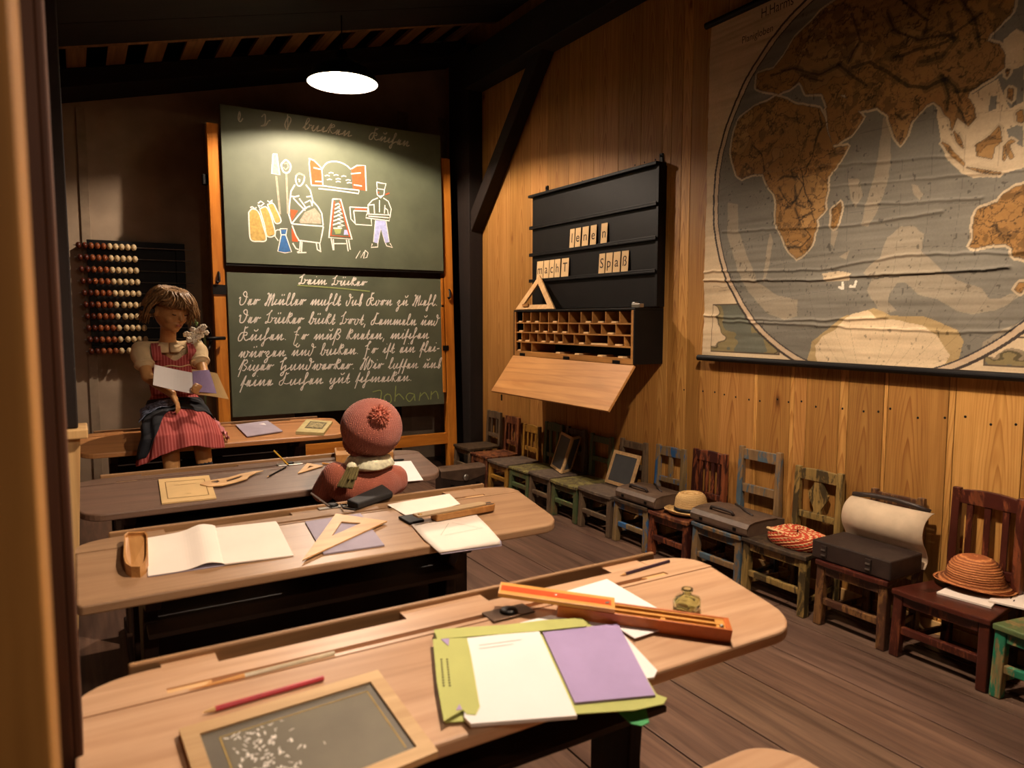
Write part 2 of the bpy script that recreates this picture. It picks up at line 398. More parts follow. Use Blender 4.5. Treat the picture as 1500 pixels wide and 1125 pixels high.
# right wall: vertical planks, wide boards and narrow strips as in the photograph
edges = [(2.0e9, 0)]
bpx = [(715, 1.0), (747, .86), (776, 1.02), (800, .8), (830, .95), (865, 1.02), (900, .84), (932, .9), (962, 1.15), (975, .92), (990, 1.32), (1003, .86), (1052, 1.04), (1103, 1.38), (1108, .84), (1156, 1.36), (1162, 1.08), (1180, .82), (1228, 1.18), (1241, .74), (1293, 1.36), (1299, .88), (1388, 1.34), (1398, 1.4), (1500, 1.2)]
ys = [atx(p, 620, WX).y for p, _ in bpx]
segs = [(5.8, ys[0], .9)] + [(ys[i], ys[i + 1], bpx[i][1]) for i in range(len(ys) - 1)]
y = ys[-1]
while y > -1.6:
    w = random.choice([.05, .16, .2, .24]); segs.append((y, y - w, random.uniform(.8, 1.35))); y -= w
mb = MB()
for a, b, t in segs:
    hue = 1.0 if t < 1.1 else 1.08
    mb.col = (t, t * hue, t * hue * (.92 if t < 1 else 1.04), 1); mb.g = (a + b) / 2
    mb.bb((WX, b + .0012, 0), (WX + .03 + random.uniform(0, .003), a - .0012, 3.6))
struct(mb.build('wall_right', plankwall('pine wall boards'), bevel=.0015, origin=(WX, 2, 0)))
# nail heads in the right wall
mb = MB()
for (px, py) in [(1002, 571), (1029.6, 573), (1047, 574.4), (1061, 578), (1077.6, 581.6), (1097, 585.4), (1113, 587.4), (1138.6, 585), (1155, 589), (1174, 588), (1195, 595.8), (1234, 598.6), (1265, 602.6), (1286.6, 603), (1304, 598.6), (1344.4, 612), (1384, 612), (1414, 610.4), (1451.4, 621.8), (1488, 621.8), (930, 242), (944, 238), (960, 234), (853, 265)]:
    p = atx(px, py, WX); mb.ball(p + V(0, 0, 0), (.002, .005, .005), 8)
struct(mb.build('trim_1', mIron, smooth=True))
# back wall: pale panels with grey battens
mb = MB(); mb.bb((-.34, BY, 0), (2.85, BY + .04, 3.5)); struct(mb.build('wall_back', mPlaster))
for i, (x0, x1, z1) in enumerate([(.055, .11, 2.6), (.84, .89, 2.6), (1.38, 1.44, 2.6), (2.04, 2.13, 1.2), (2.34, 2.43, 2.9), (2.70, 2.78, 2.9)]):
    m2 = MB(); m2.bb((x0, BY - .012, 0), (x1, BY, z1)); struct(m2.build('trim_%d' % (i + 2), mBatten, bevel=.002))
for i, (x0, x1) in enumerate([(1.44, 2.04), (2.13, 2.34)]):
    m2 = MB(); m2.bb((x0, BY - .004, 0), (x1, BY, 1.2)); struct(m2.build('trim_%d' % (i + 8), mDarkZ))
# left wall behind the posts
mb = MB(); mb.bb((-.36, -1.6, 0), (-.33, BY + .04, 3.4)); struct(mb.build('wall_left', mBrownZ))
# wall behind the viewer, off to the back
mb = MB(); mb.bb((-.36, -1.66, 0), (2.85, -1.6, 3.6)); struct(mb.build('wall_front', mBrownZ))
# ceiling boards
mb = MB()
for i in range(16):
    a, b = -1.66 + i * .41, -1.66 + (i + 1) * .41 - .006
    if b > 4.86: b = 4.85
    if a > 4.85: break
    mb.hexa([V(-.36, a, roofz(-.36)), V(2.9, a, roofz(2.9)), V(2.9, b, roofz(2.9)), V(-.36, b, roofz(-.36))],
            [V(-.36, a, roofz(-.36) + .03), V(2.9, a, roofz(2.9) + .03), V(2.9, b, roofz(2.9) + .03), V(-.36, b, roofz(-.36) + .03)])
mb.hexa([V(-.36, 4.8, roofz(-.36) + .16), V(2.9, 4.8, roofz(2.9) + .16), V(2.9, 5.8, roofz(2.9) + .16), V(-.36, 5.8, roofz(-.36) + .16)],
        [V(-.36, 4.8, roofz(-.36) + .2), V(2.9, 4.8, roofz(2.9) + .2), V(2.9, 5.8, roofz(2.9) + .2), V(-.36, 5.8, roofz(-.36) + .2)])
struct(mb.build('ceiling', mTimber))
# roof laths (thing: each lath one board of the roof)
mb = MB()
k = 0
x = -.2
while x < 2.75:
    mb.hexa([V(x, 4.85, roofz(x) + .03), V(x + .105, 4.85, roofz(x + .105) + .03), V(x + .105, 5.75, roofz(x + .105) + .03), V(x, 5.75, roofz(x) + .03)],
            [V(x, 4.85, roofz(x) + .055), V(x + .105, 4.85, roofz(x + .105) + .055), V(x + .105, 5.75, roofz(x + .105) + .055), V(x, 5.75, roofz(x) + .055)])
    x += .215
struct(mb.build('trim_10', mLath))
def sbeam(name, y0, y1, dz0, dz1, x0=-.33, x1=2.78, m=None):
    m2 = MB(); m2.hexa([V(x0, y0, roofz(x0) + dz0), V(x1, y0, roofz(x1) + dz0), V(x1, y1, roofz(x1) + dz0), V(x0, y1, roofz(x0) + dz0)],
                       [V(x0, y0, roofz(x0) + dz1), V(x1, y0, roofz(x1) + dz1), V(x1, y1, roofz(x1) + dz1), V(x0, y1, roofz(x0) + dz1)])
    return struct(m2.build(name, m or mTimber, bevel=.006))
sbeam('trim_11', 5.36, 5.75, -.085, .028)
sbeam('trim_12', 4.85, 4.90, .0, .03, m=mLath)
for i, yy in enumerate((.4, 1.6, 2.8)): sbeam('trim_%d' % (13 + i), yy, yy + .12, -.16, 0)
# top plate, corner post and brace on the right wall
mb = MB(); mb.bb((2.62, -1.6, 2.95), (WX, 5.1, 3.2)); struct(mb.build('trim_16', mTimber, bevel=.006))
mb = MB(); mb.bb((2.66, 5.1, 0), (WX, 5.45, 3.3)); struct(mb.build('trim_17', mTimberZ, bevel=.006))
mb = MB(); mb.bar((2.725, 5.16, 1.90), (2.725, 4.08, 3.05), .10, .11, (0, 1, 1)); struct(mb.build('trim_18', mTimberZ, bevel=.006))
# left posts and low boarded partition at the entrance
mb = MB(); mb.bb((-.22, .56, 0), (-.027, .68, 2.64)); struct(mb.build('trim_19', mOchre, bevel=.004))
mb = MB(); mb.bb((-.26, 1.16, 0), (-.03, 1.22, 2.66)); mb.bb((-.03, 1.16, 0), (-.019, 1.24, 2.66)); struct(mb.build('trim_20', mBrownZ, bevel=.003))
mb = MB(); mb.bb((-.3, 2.5, .875), (-.010, 2.62, 2.66)); struct(mb.build('trim_21', mTimberZ, bevel=.004))
mb = MB(); mb.hexa([V(-.3, 2.5, 0), V(-.05, 2.5, 0), V(-.05, 2.53, 0), V(-.3, 2.53, 0)], [V(-.3, 2.5, .845), V(-.006, 2.5, .845), V(-.006, 2.53, .845), V(-.3, 2.53, .845)])
struct(mb.build('wall_partition', mPale, bevel=.002))
mb = MB(); mb.bb((-.3, 2.47, .846), (.014, 2.63, .874)); struct(mb.build('trim_22', mPale, bevel=.004))
# wall lower baseboard
mb = MB(); mb.bb((WX - .012, -1.6, 0), (WX, 5.1, .05)); struct(mb.build('baseboard_right', mPale, bevel=.002))

# ================================================================== PENDANT LAMPS
mShadeOut = plain('dark green enamel', '#10140f', .35)
mShadeIn = plain('white enamel', '#8a847a', .4, var=.01)
mBulb = emit('glowing bulb glass', (1, .86, .62), 26)
def pendant(loc, label, watt, rad=.2, soft=.02, dp=1.0):
    x, y, z = loc; k = rad / .2
    t = empty('pendant_lamp', (x, y, z)); tag(t, label, 'lamp', 'enamel pendant lamps')
    prof = [(.198 * k, 0), (.196 * k, .004 * dp), (.170 * k, .034 * dp), (.10, .062 * dp), (.035, .080 * dp)]; e = .08 * (dp - 1)
    mb = MB(); mb.lathe([(r + .004, zz + .003) for r, zz in prof], 48, cap=False); mb.mi = 1; mb.lathe(prof, 48, cap=False)
    mb.mi = 0; mb.lathe([(.202 * k, .003), (.203 * k, .0), (.198 * k, -.001), (.198 * k, 0.0)], 48, cap=False)
    mb.build('lamp_shade', [mShadeOut, mShadeIn], t, smooth=True, local=True)
    mb = MB(); mb.lathe([(.036, .078 + e), (.034, .105 + e), (.026, .125 + e), (.008, .13 + e)], 20); mb.build('socket', mIron, t, smooth=True, local=True)
    mb = MB(); mb.tube([(0, 0, .128 + e), (0, 0, roofz(x) - z - .005)], .004, 8); mb.build('cord', mIron, t, local=True)
    mb = MB(); mb.ball((0, 0, .060 + e), (.024, .024, .022), 20); b = mb.build('bulb', mBulb, t, smooth=True, local=True)
    l = bpy.data.lights.new('lamp_light', 'POINT'); l.energy = watt; l.color = LIGHT_COL; l.shadow_soft_size = soft
    o = bpy.data.objects.new('lamp_light', l); COL.objects.link(o); o.parent = t; o.location = (0, 0, .036 + e * .75)
    return t
lp = aty(502, 122, 4.55)
pendant(lp, 'lit pendant lamp with shallow round enamel shade hanging before the chalkboard', LAMP_W, 51 / FPX * (lp - CAM).dot(FWD), .022, 1.85)
pendant((1.40, 1.38, 2.40), 'lit pendant lamp with shallow round shade above the front desk, over the viewer', LAMP_W * 1.25, .2, .04, 2.3)

# ================================================================== SCHOOL DESKS
DY = [.975, 1.885, 2.755, 4.03]
ZN, ZB = .545, .593
DS, DE = .27, .385       # slope depth, strip end
X0, X1 = -.03, 1.32
SL = (ZB - ZN) / DS
def topz(i, y): return ZN + SL * min(max(y - DY[i], -.2), DS)
NRM = Vector((0, -SL, 1)).normalized()
def on_desk(i, px, py, lift=0.0):
    p = atp(px, py, (0, DY[i], ZN), (0, -SL, 1))
    if p.y > DY[i] + DS: p = atz(px, py, ZB)
    return p + Vector((0, 0, lift))
desk_lab = ['nearest two-seat school desk, light beech top carrying the slate and lilac booklet',
            'second school desk from the viewer, worn top with the open exercise book',
            'third school desk from the viewer, greyed top where the child in red cap sits',
            'farthest school desk, honey top before the chalkboard with the girl sitting on it']
def make_desk(i):
    y0 = DY[i]; mt = mDesk[i]; T = .026
    t = empty('school_desk', (.645, y0 + .1, 0)); tag(t, desk_lab[i], 'desk', 'row of school desks')
    mb = MB()
    zt = lambda x, y: V(x, y, ZN + SL * (y - y0)); zb = lambda x, y: V(x, y, ZN + SL * (y - y0) - T)
    rn = .085 if i != 1 else .07
    outl = rrect(X0, X1, y0, y0 + DS, (.015 if i == 1 else rn, rn, 0, 0), 8)
    mb.prism(outl, zb, zt); mb.build('desktop', mt, t, bevel=.005); mb = MB()
    flat = lambda z: (lambda x, y: V(x, y, z))
    b0, b1, b2, b3 = y0 + DS, y0 + DS + .012, y0 + DS + .030, y0 + DE
    xl, xr = .10, 1.19
    mb.prism([(X0, b0), (xl, b0), (xl, b3), (X0 + .11, b3)] + [(X0 + .11 - .11 * math.sin(a), b3 - .075 + .075 * math.cos(a)) for a in [PI / 2 * k / 6 for k in range(1, 7)]], flat(ZB - T), flat(ZB))
    mb.prism([(X1, b0), (X1, b3 - .075)] + [(X1 - .13 + .13 * math.cos(a), b3 - .075 + .075 * math.sin(a)) for a in [PI / 2 * k / 6 for k in range(1, 7)]] + [(xr, b3), (xr, b0)], flat(ZB - T), flat(ZB))
    mb.bb((xl, b0, ZB - T), (xr, b1, ZB)); mb.bb((xl, b2, ZB - T), (xr, b2 + .058, ZB)); mb.bb((xl, b1, ZB - T), (xr, b2, ZB - .009))
    s1 = [(xl, .19), (.55, .74), (1.08, xr)]                    # fillers between the slate slots
    for a, b in s1: mb.bb((a, b2 + .058, ZB - T), (b, b3 + .014, ZB - .001))
    mb.build('rear_strip', mt, t)
    for xa, sx in ((xl, 1), (xr, -1)):
        g = MB(); g.prism([(xa, b1), (xa + sx * .05, b1), (xa + sx * .07, b2), (xa, b2)], flat(ZB - .0088), flat(ZB - .003)); g.build('pen_groove_end', mPaleWood, t)
    mb = MB(); mb.bb((.05, b3 + .014, ZB - .08), (1.25, b3 + .027, ZB + .010)); mb.build('back_rim', mRim, t, bevel=.004)
    mb = MB(); mb.bb((.12, b3, .2), (1.17, b3 + .013, ZB - .08)); mb.build('front_panel', mDark, t, bevel=.003)
    mb = MB(); mb.bb((.12, y0 + .08, .40), (1.0, b3, .412)); mb.build('book_shelf', mDark, t)
    prof = [(.02, -.03), (.06, -.075), (.13, -.10), (.165, -.16), (.175, -.30), (.175, -.5), (.31, -.5), (.31, -.25), (.335, -.12), (.37, -.07), (.37, -.03)]
    for x in (.13, 1.0 if i < 3 else 1.06):
        m2 = MB(); h = lambda a, b: ZN + SL * min(a, DS) + b
        pf = [(y0 + a, (h(a, b) if b > -.2 else ZN + b)) for a, b in prof]
        m2.hexa([V(x - .018, a, b) for a, b in pf], [V(x + .018, a, b) for a, b in pf]); m2.build('side_panel', mDarkZ, t, bevel=.004)
        m2 = MB(); m2.bb((x - .025, y0 - .30, 0), (x + .025, y0 + .36, .048)); m2.build('foot_runner', mDark, t, bevel=.006)
        m2 = MB(); m2.bb((x - .018, y0 - .24, .045), (x + .018, y0 - .12, .335)); m2.build('bench_support', mDarkZ, t, bevel=.004)
    mb = MB(); mb.prism(rrect(.02, 1.165, y0 - .32, y0 - .045, (.03, .03, .09, .03), 8), flat(.334), flat(.360)); mb.build('bench_seat', mt, t, bevel=.005)
    # bracket under the right end
    mb = MB(); mb.hexa([V(1.02, y0 + .16, ZN - .02), V(1.22, y0 + .16, ZN - .005), V(1.20, y0 + .16, ZN - .035), V(1.02, y0 + .16, ZN - .075)][::-1],
                       [V(1.02, y0 + .20, ZN - .02), V(1.22, y0 + .20, ZN - .005), V(1.20, y0 + .20, ZN - .035), V(1.02, y0 + .20, ZN - .075)][::-1]); mb.build('top_bracket', mDark, t, bevel=.003)
    return t
DESKS = [make_desk(i) for i in range(4)]
def inkwell(i, px, py, w=.05):
    p = on_desk(i, px, py); t = DESKS[i]
    z = p.z
    mb = MB(); mb.box((p.x, p.y, z + .0015), (w * 2, w, .003)); pl = mb.build('inkwell_plate', mSteel if i else plain('brown metal', '#5b4636', .4, .7), t, bevel=.001)
    mb = MB(); mb.lathe([(.019, .003), (.019, .007), (.015, .010), (.006, .011)], 20, Matrix.Translation((p.x, p.y, z))); mb.build('inkwell_lid', mIron, pl, smooth=True)
inkwell(0, 745, 898); inkwell(1, 487, 742); inkwell(2, 424, 680)

# ================================================================== EASEL WITH TWO BOARDS
EL = .045
def E0(off=0): return Vector((0, 5.165 - off, 0))
EU = Vector((1, 0, 0)); EV = Vector((0, EL, 1)).normalized(); EN = EU.cross(EV)   # EN points to -Y
if EN.y > 0: EN = -EN
def on_easel(px, py, off=0.0):
    p = atp(px, py, E0() + EN * off, EN); q = p - E0(); return (q.dot(EU), q.dot(EV))
def E3(u, v, off=0): return E0() + EU * u + EV * v + EN * off
ea = empty('blackboard_easel', (1.65, 5.16, 0)); tag(ea, 'tall orange varnished wooden easel stand holding two green chalkboards one above the other', 'blackboard easel')
def avg(pts): return [on_easel(*p) for p in pts]
def ebox(u0, u1, v0, v1, o0, o1, mb=None):
    mb = mb or MB()
    return mb.hexa([E3(u0, v0, o0), E3(u1, v0, o0), E3(u1, v1, o0), E3(u0, v1, o0)], [E3(u0, v0, o1), E3(u1, v0, o1), E3(u1, v1, o1), E3(u0, v1, o1)])
tl, tr, br, bl = avg([(320, 155), (641, 200), (647, 399), (330, 385)])
UB = ((tl[0] + bl[0]) / 2, (tr[0] + br[0]) / 2, (bl[1] + br[1]) / 2, (tl[1] + tr[1]) / 2)
tl, tr, br, bl = avg([(330, 400), (647, 408), (651, 592), (338, 611)])
LB = (UB[0] + .005, UB[1] - .01, (bl[1] + br[1]) / 2, (tl[1] + tr[1]) / 2)
pt = avg([(303, 180), (319, 180), (318, 600), (336, 600)]); qt = avg([(645, 232), (657, 232), (657, 685), (677, 685)])
LP = (UB[0] - .085, UB[0] - .008); RP = (UB[1] + .015, UB[1] + .09)
PTL, PTR = pt[0][1], qt[0][1]
ebox(LP[0], LP[1], -.0, PTL, -.05, .02).build('upright_post', mEasel, ea, bevel=.004)
ebox(RP[0], RP[1], -.0, PTR, -.05, .02).build('upright_post', mEasel, ea, bevel=.004)
rt = on_easel(663, 633)[1]; rb = on_easel(590, 656)[1]
ebox(LP[1], RP[0], rb, rt, -.04, .0).build('cross_rail', mEaselX, ea, bevel=.003)
ub = ebox(*UB, .022, .042).build('upper_chalkboard', mBoard, ea, bevel=.002)
lb = ebox(*LB, -.01, .010).build('lower_chalkboard', mBoard, ea, bevel=.002)
# dark frame strip along the lower edge of the upper board
ebox(UB[0], UB[1], UB[2] - .016, UB[2], .018, .036).build('board_edge_strip', mBlack, ub)
for (u0, u1, va, vb) in [(RP[0] - .035, RP[0] - .008, on_easel(648, 575)[1], on_easel(648, 450)[1]), (RP[0] - .03, RP[0] - .008, on_easel(648, 447)[1], on_easel(648, 408)[1])]:
    ebox(u0, u1, va, vb, .0, .018).build('guide_strip', mEasel, ea, bevel=.004)
for px, py in ((320, 424), (640, 510)):
    u, v = on_easel(px, py)
    if px < 400: ebox(LP[0] - .004, LP[1] + .006, v - .035, v + .03, .018, .027).build('iron_bracket', mIron, ea)
    else: ebox(RP[0] - .03, RP[0] + .02, v - .02, v + .02, .018, .024).build('iron_bracket', mIron, ea)
for px, py in ((319, 408), (651, 432)):
    u, v = on_easel(px, py); u = (LP[0] + LP[1]) / 2 if px < 400 else (RP[0] + RP[1]) / 2
    mb = MB(); mb.tube([E3(u, v + .04, .02), E3(u, v + .03, .034), E3(u, v - .02, .036), E3(u - .012, v - .032, .038), E3(u - .02, v - .02, .038)], .008, 8); mb.build('board_hook', mIron, ea, smooth=True)
u, v = on_easel(297, 262); ebox(LP[0] - .035, LP[0], v - .035, v + .035, -.04, .0).build('iron_bracket', mIron, ea, bevel=.006)

# ---- chalk drawing and writing
def chalk(name, parent, off, mats):
    return dict(mb=MB(), parent=parent, off=off, mats=mats, name=name)
def cstroke(c, pts, w, mi=0, px=True, smooth=True):
    P = [on_easel(*p) for p in pts] if px else pts
    if smooth: P = catmull(P, 4)
    c['mb'].mi = mi; c['mb'].ribbon(P, w, E0(), EU, EV, EN, c['off'] + .0002 * mi)
def cfill(c, pts, mi):
    P = [on_easel(*p) for p in pts]; c['mb'].mi = mi; c['mb'].fill(P, E0(), EU, EV, EN, c['off'] - .0006)
CMATS = [mChalkW, mChalkY, mChalkO, mChalkB, mChalkG, mChalkP, mChalkFaint]
DR = []
A = lambda x, y: (340 + x / 6.25, 210 + y / 6.25)       # the two halves of the drawing
B = lambda x, y: (440 + x / 6.25, 210 + y / 6.25)
def strokes(F, lst, w=.010, mi=0, sm=6):
    for s in lst: cstroke(d, [F(*p) for p in s], w * .78, mi, smooth=len(s) > sm)
# sacks
d = chalk('chalk_sacks', ub, .0435, CMATS); DR.append(d)
for sk in ([(140, 640), (175, 610), (230, 640), (270, 760), (300, 890), (230, 905), (160, 890), (145, 780)], [(240, 610), (290, 590), (320, 620), (350, 700), (380, 840), (310, 860), (285, 760), (262, 680)], [(310, 570), (360, 560), (395, 620), (435, 720), (385, 740), (350, 660)]):
    cfill(d, [A(*p) for p in sk], 1); cstroke(d, [A(*p) for p in sk + sk[:1]], .0085, 0)
strokes(A, [[(155, 600), (170, 590), (200, 610), (210, 595)], [(225, 560), (250, 540), (280, 560), (250, 585), (225, 575), (240, 600)], [(310, 535), (330, 550), (355, 530), (350, 555)]], .012)
# peels
d = chalk('chalk_peels', ub, .0435, CMATS); DR.append(d)
cfill(d, [A(*p) for p in [(362, 115), (395, 112), (418, 300), (352, 290)]], 6)
strokes(A, [[(362, 112), (395, 110), (422, 300), (350, 288), (362, 112)]], .012)
strokes(A, [[(390, 310), (412, 520), (425, 660)], [(482, 290), (488, 450), (497, 655)]], .018, 6)
strokes(A, [[(440, 200), (480, 165), (522, 215), (505, 275), (460, 275), (436, 215), (445, 190)]], .014); strokes(A, [[(460, 200), (490, 195), (500, 230), (475, 255), (455, 230)]], .012, 6)
# kneading baker with trough
d = chalk('chalk_kneading_baker', ub, .0435, CMATS); DR.append(d)
strokes(A, [[(570, 310), (600, 290), (645, 310), (640, 360), (610, 400), (580, 390), (567, 340), (572, 310)], [(590, 340), (605, 345), (600, 365)], [(560, 390), (525, 450), (512, 560), (505, 660), (530, 745)], [(660, 390), (700, 440), (722, 530), (715, 585)], [(520, 495), (560, 500), (600, 490)], [(545, 510), (590, 560), (655, 625)], [(600, 515), (640, 570), (665, 610)], [(665, 500), (715, 495)], [(650, 555), (700, 530), (720, 580)], [(535, 740), (600, 660), (655, 600), (700, 585)], [(725, 540), (770, 590), (805, 650), (818, 760)], [(530, 745), (640, 755), (820, 768)], [(535, 760), (570, 850), (595, 890)], [(820, 770), (805, 850), (790, 920), (590, 895)], [(610, 905), (605, 990), (580, 1005)], [(625, 910), (620, 1000)], [(755, 920), (765, 980), (800, 1000)], [(785, 920), (795, 1000)], [(540, 920), (570, 970), (595, 980)], [(585, 1008), (665, 1006)]], .012)
strokes(A, [[(575, 300), (600, 285), (650, 310)]], .016, 6)
cfill(d, [A(*p) for p in [(520, 615), (590, 625), (530, 720)]], 2); cfill(d, [A(*p) for p in [(530, 780), (585, 890), (590, 910), (535, 905)]], 2)
cfill(d, [A(*p) for p in [(600, 720), (650, 640), (740, 600), (790, 660), (800, 745), (610, 740)]], 6)
# jug
d = chalk('chalk_jug', ub, .0435, CMATS); DR.append(d)
cfill(d, [A(*p) for p in [(430, 800), (485, 800), (475, 850), (525, 990), (470, 1008), (410, 995), (435, 850)]], 3)
strokes(A, [[(425, 790), (490, 790), (478, 850), (530, 1000), (470, 1010), (405, 995), (435, 850), (425, 790)], [(430, 845), (478, 845)], [(425, 800), (400, 800), (385, 810), (380, 860), (410, 900)]], .009, 0, 9)
# oven
d = chalk('chalk_oven', ub, .0435, CMATS); DR.append(d)
cfill(d, [B(*p) for p in [(62, 155), (110, 170), (180, 240), (190, 395), (80, 390)]], 2); cfill(d, [B(*p) for p in [(450, 250), (500, 215), (575, 215), (582, 445), (465, 425)]], 2)
strokes(B, [[(70, 150), (65, 200), (85, 390)], [(60, 150), (110, 170), (180, 240), (190, 390)], [(185, 245), (205, 213), (230, 190), (265, 180), (300, 178), (345, 186), (380, 200), (415, 222), (445, 250)], [(450, 245), (500, 215), (575, 215), (585, 445)], [(105, 235), (170, 250)], [(120, 360), (190, 362)], [(445, 290), (535, 282)], [(470, 390), (545, 402)], [(85, 395), (200, 400), (330, 420), (520, 440)], [(150, 425), (300, 440), (515, 470), (518, 440)]], .011)
for (x, y) in [(230, 310), (310, 305), (380, 315), (250, 345), (330, 340), (420, 350), (265, 285), (330, 365), (430, 375)]: strokes(B, [[(x - 22, y), (x, y - 7), (x + 22, y)]], .009)
# table with loaves
d = chalk('chalk_table', ub, .0435, CMATS); DR.append(d)
strokes(B, [[(280, 520), (350, 520), (455, 885), (245, 870), (280, 520)]], .014); strokes(B, [[(295, 540), (262, 850), (435, 865), (345, 540)]], .016, 2)
for k in range(6): strokes(B, [[(300 - k * 4, 575 + k * 36), (330, 560 + k * 36), (355 + k * 6, 580 + k * 36), (325, 592 + k * 36)]], .013)
cfill(d, [B(*p) for p in [(290, 790), (360, 790), (350, 835), (305, 838)]], 4); cfill(d, [B(*p) for p in [(385, 800), (425, 800), (430, 845), (380, 845)]], 5)
strokes(B, [[(285, 785), (365, 785)], [(265, 880), (285, 985)], [(285, 885), (290, 985)], [(405, 890), (420, 995)], [(425, 890), (440, 980)], [(290, 925), (400, 925)]], .011)
# chest and baker with tray
d = chalk('chalk_tray_baker', ub, .0435, CMATS); DR.append(d)
strokes(B, [[(435, 592), (600, 600)], [(435, 592), (445, 700), (490, 750), (635, 760), (630, 700)], [(470, 625), (485, 745)], [(470, 625), (590, 630)]], .010); cfill(d, [B(*p) for p in [(480, 605), (585, 608), (585, 628), (485, 626)]], 2)
strokes(B, [[(680, 365), (720, 375), (765, 380), (750, 435), (685, 425), (680, 365)], [(680, 430), (685, 480), (715, 510), (745, 480), (750, 440)], [(700, 490), (715, 495), (730, 488)], [(690, 510), (640, 530), (605, 570), (595, 650)], [(740, 510), (785, 540), (812, 610), (800, 690)], [(610, 575), (655, 570)], [(655, 565), (660, 650)], [(755, 575), (750, 650)], [(705, 530), (705, 640)], [(600, 570), (610, 650)], [(755, 600), (780, 620), (785, 660)], [(590, 655), (800, 665), (795, 718), (580, 690), (590, 655)], [(605, 675), (790, 690)], [(640, 925), (630, 960), (690, 955), (690, 920)], [(760, 920), (770, 945), (825, 960), (800, 920)]], .010)
cfill(d, [B(*p) for p in [(665, 712), (760, 720), (795, 910), (755, 920), (718, 790), (695, 925), (648, 910)]], 5)
strokes(B, [[(650, 910), (668, 712)], [(690, 925), (718, 790), (755, 915)], [(795, 910), (765, 720)]], .007)
strokes(B, [[(700, 455), (690, 465)], [(760, 480), (795, 465)]], .012, 2)
d = chalk('chalk_signature', ub, .0435, CMATS); DR.append(d)
strokes(B, [[(490, 1060), (530, 990), (535, 1055), (565, 1000)], [(575, 985), (560, 1060), (590, 1050), (602, 1010), (575, 985)]], .008)

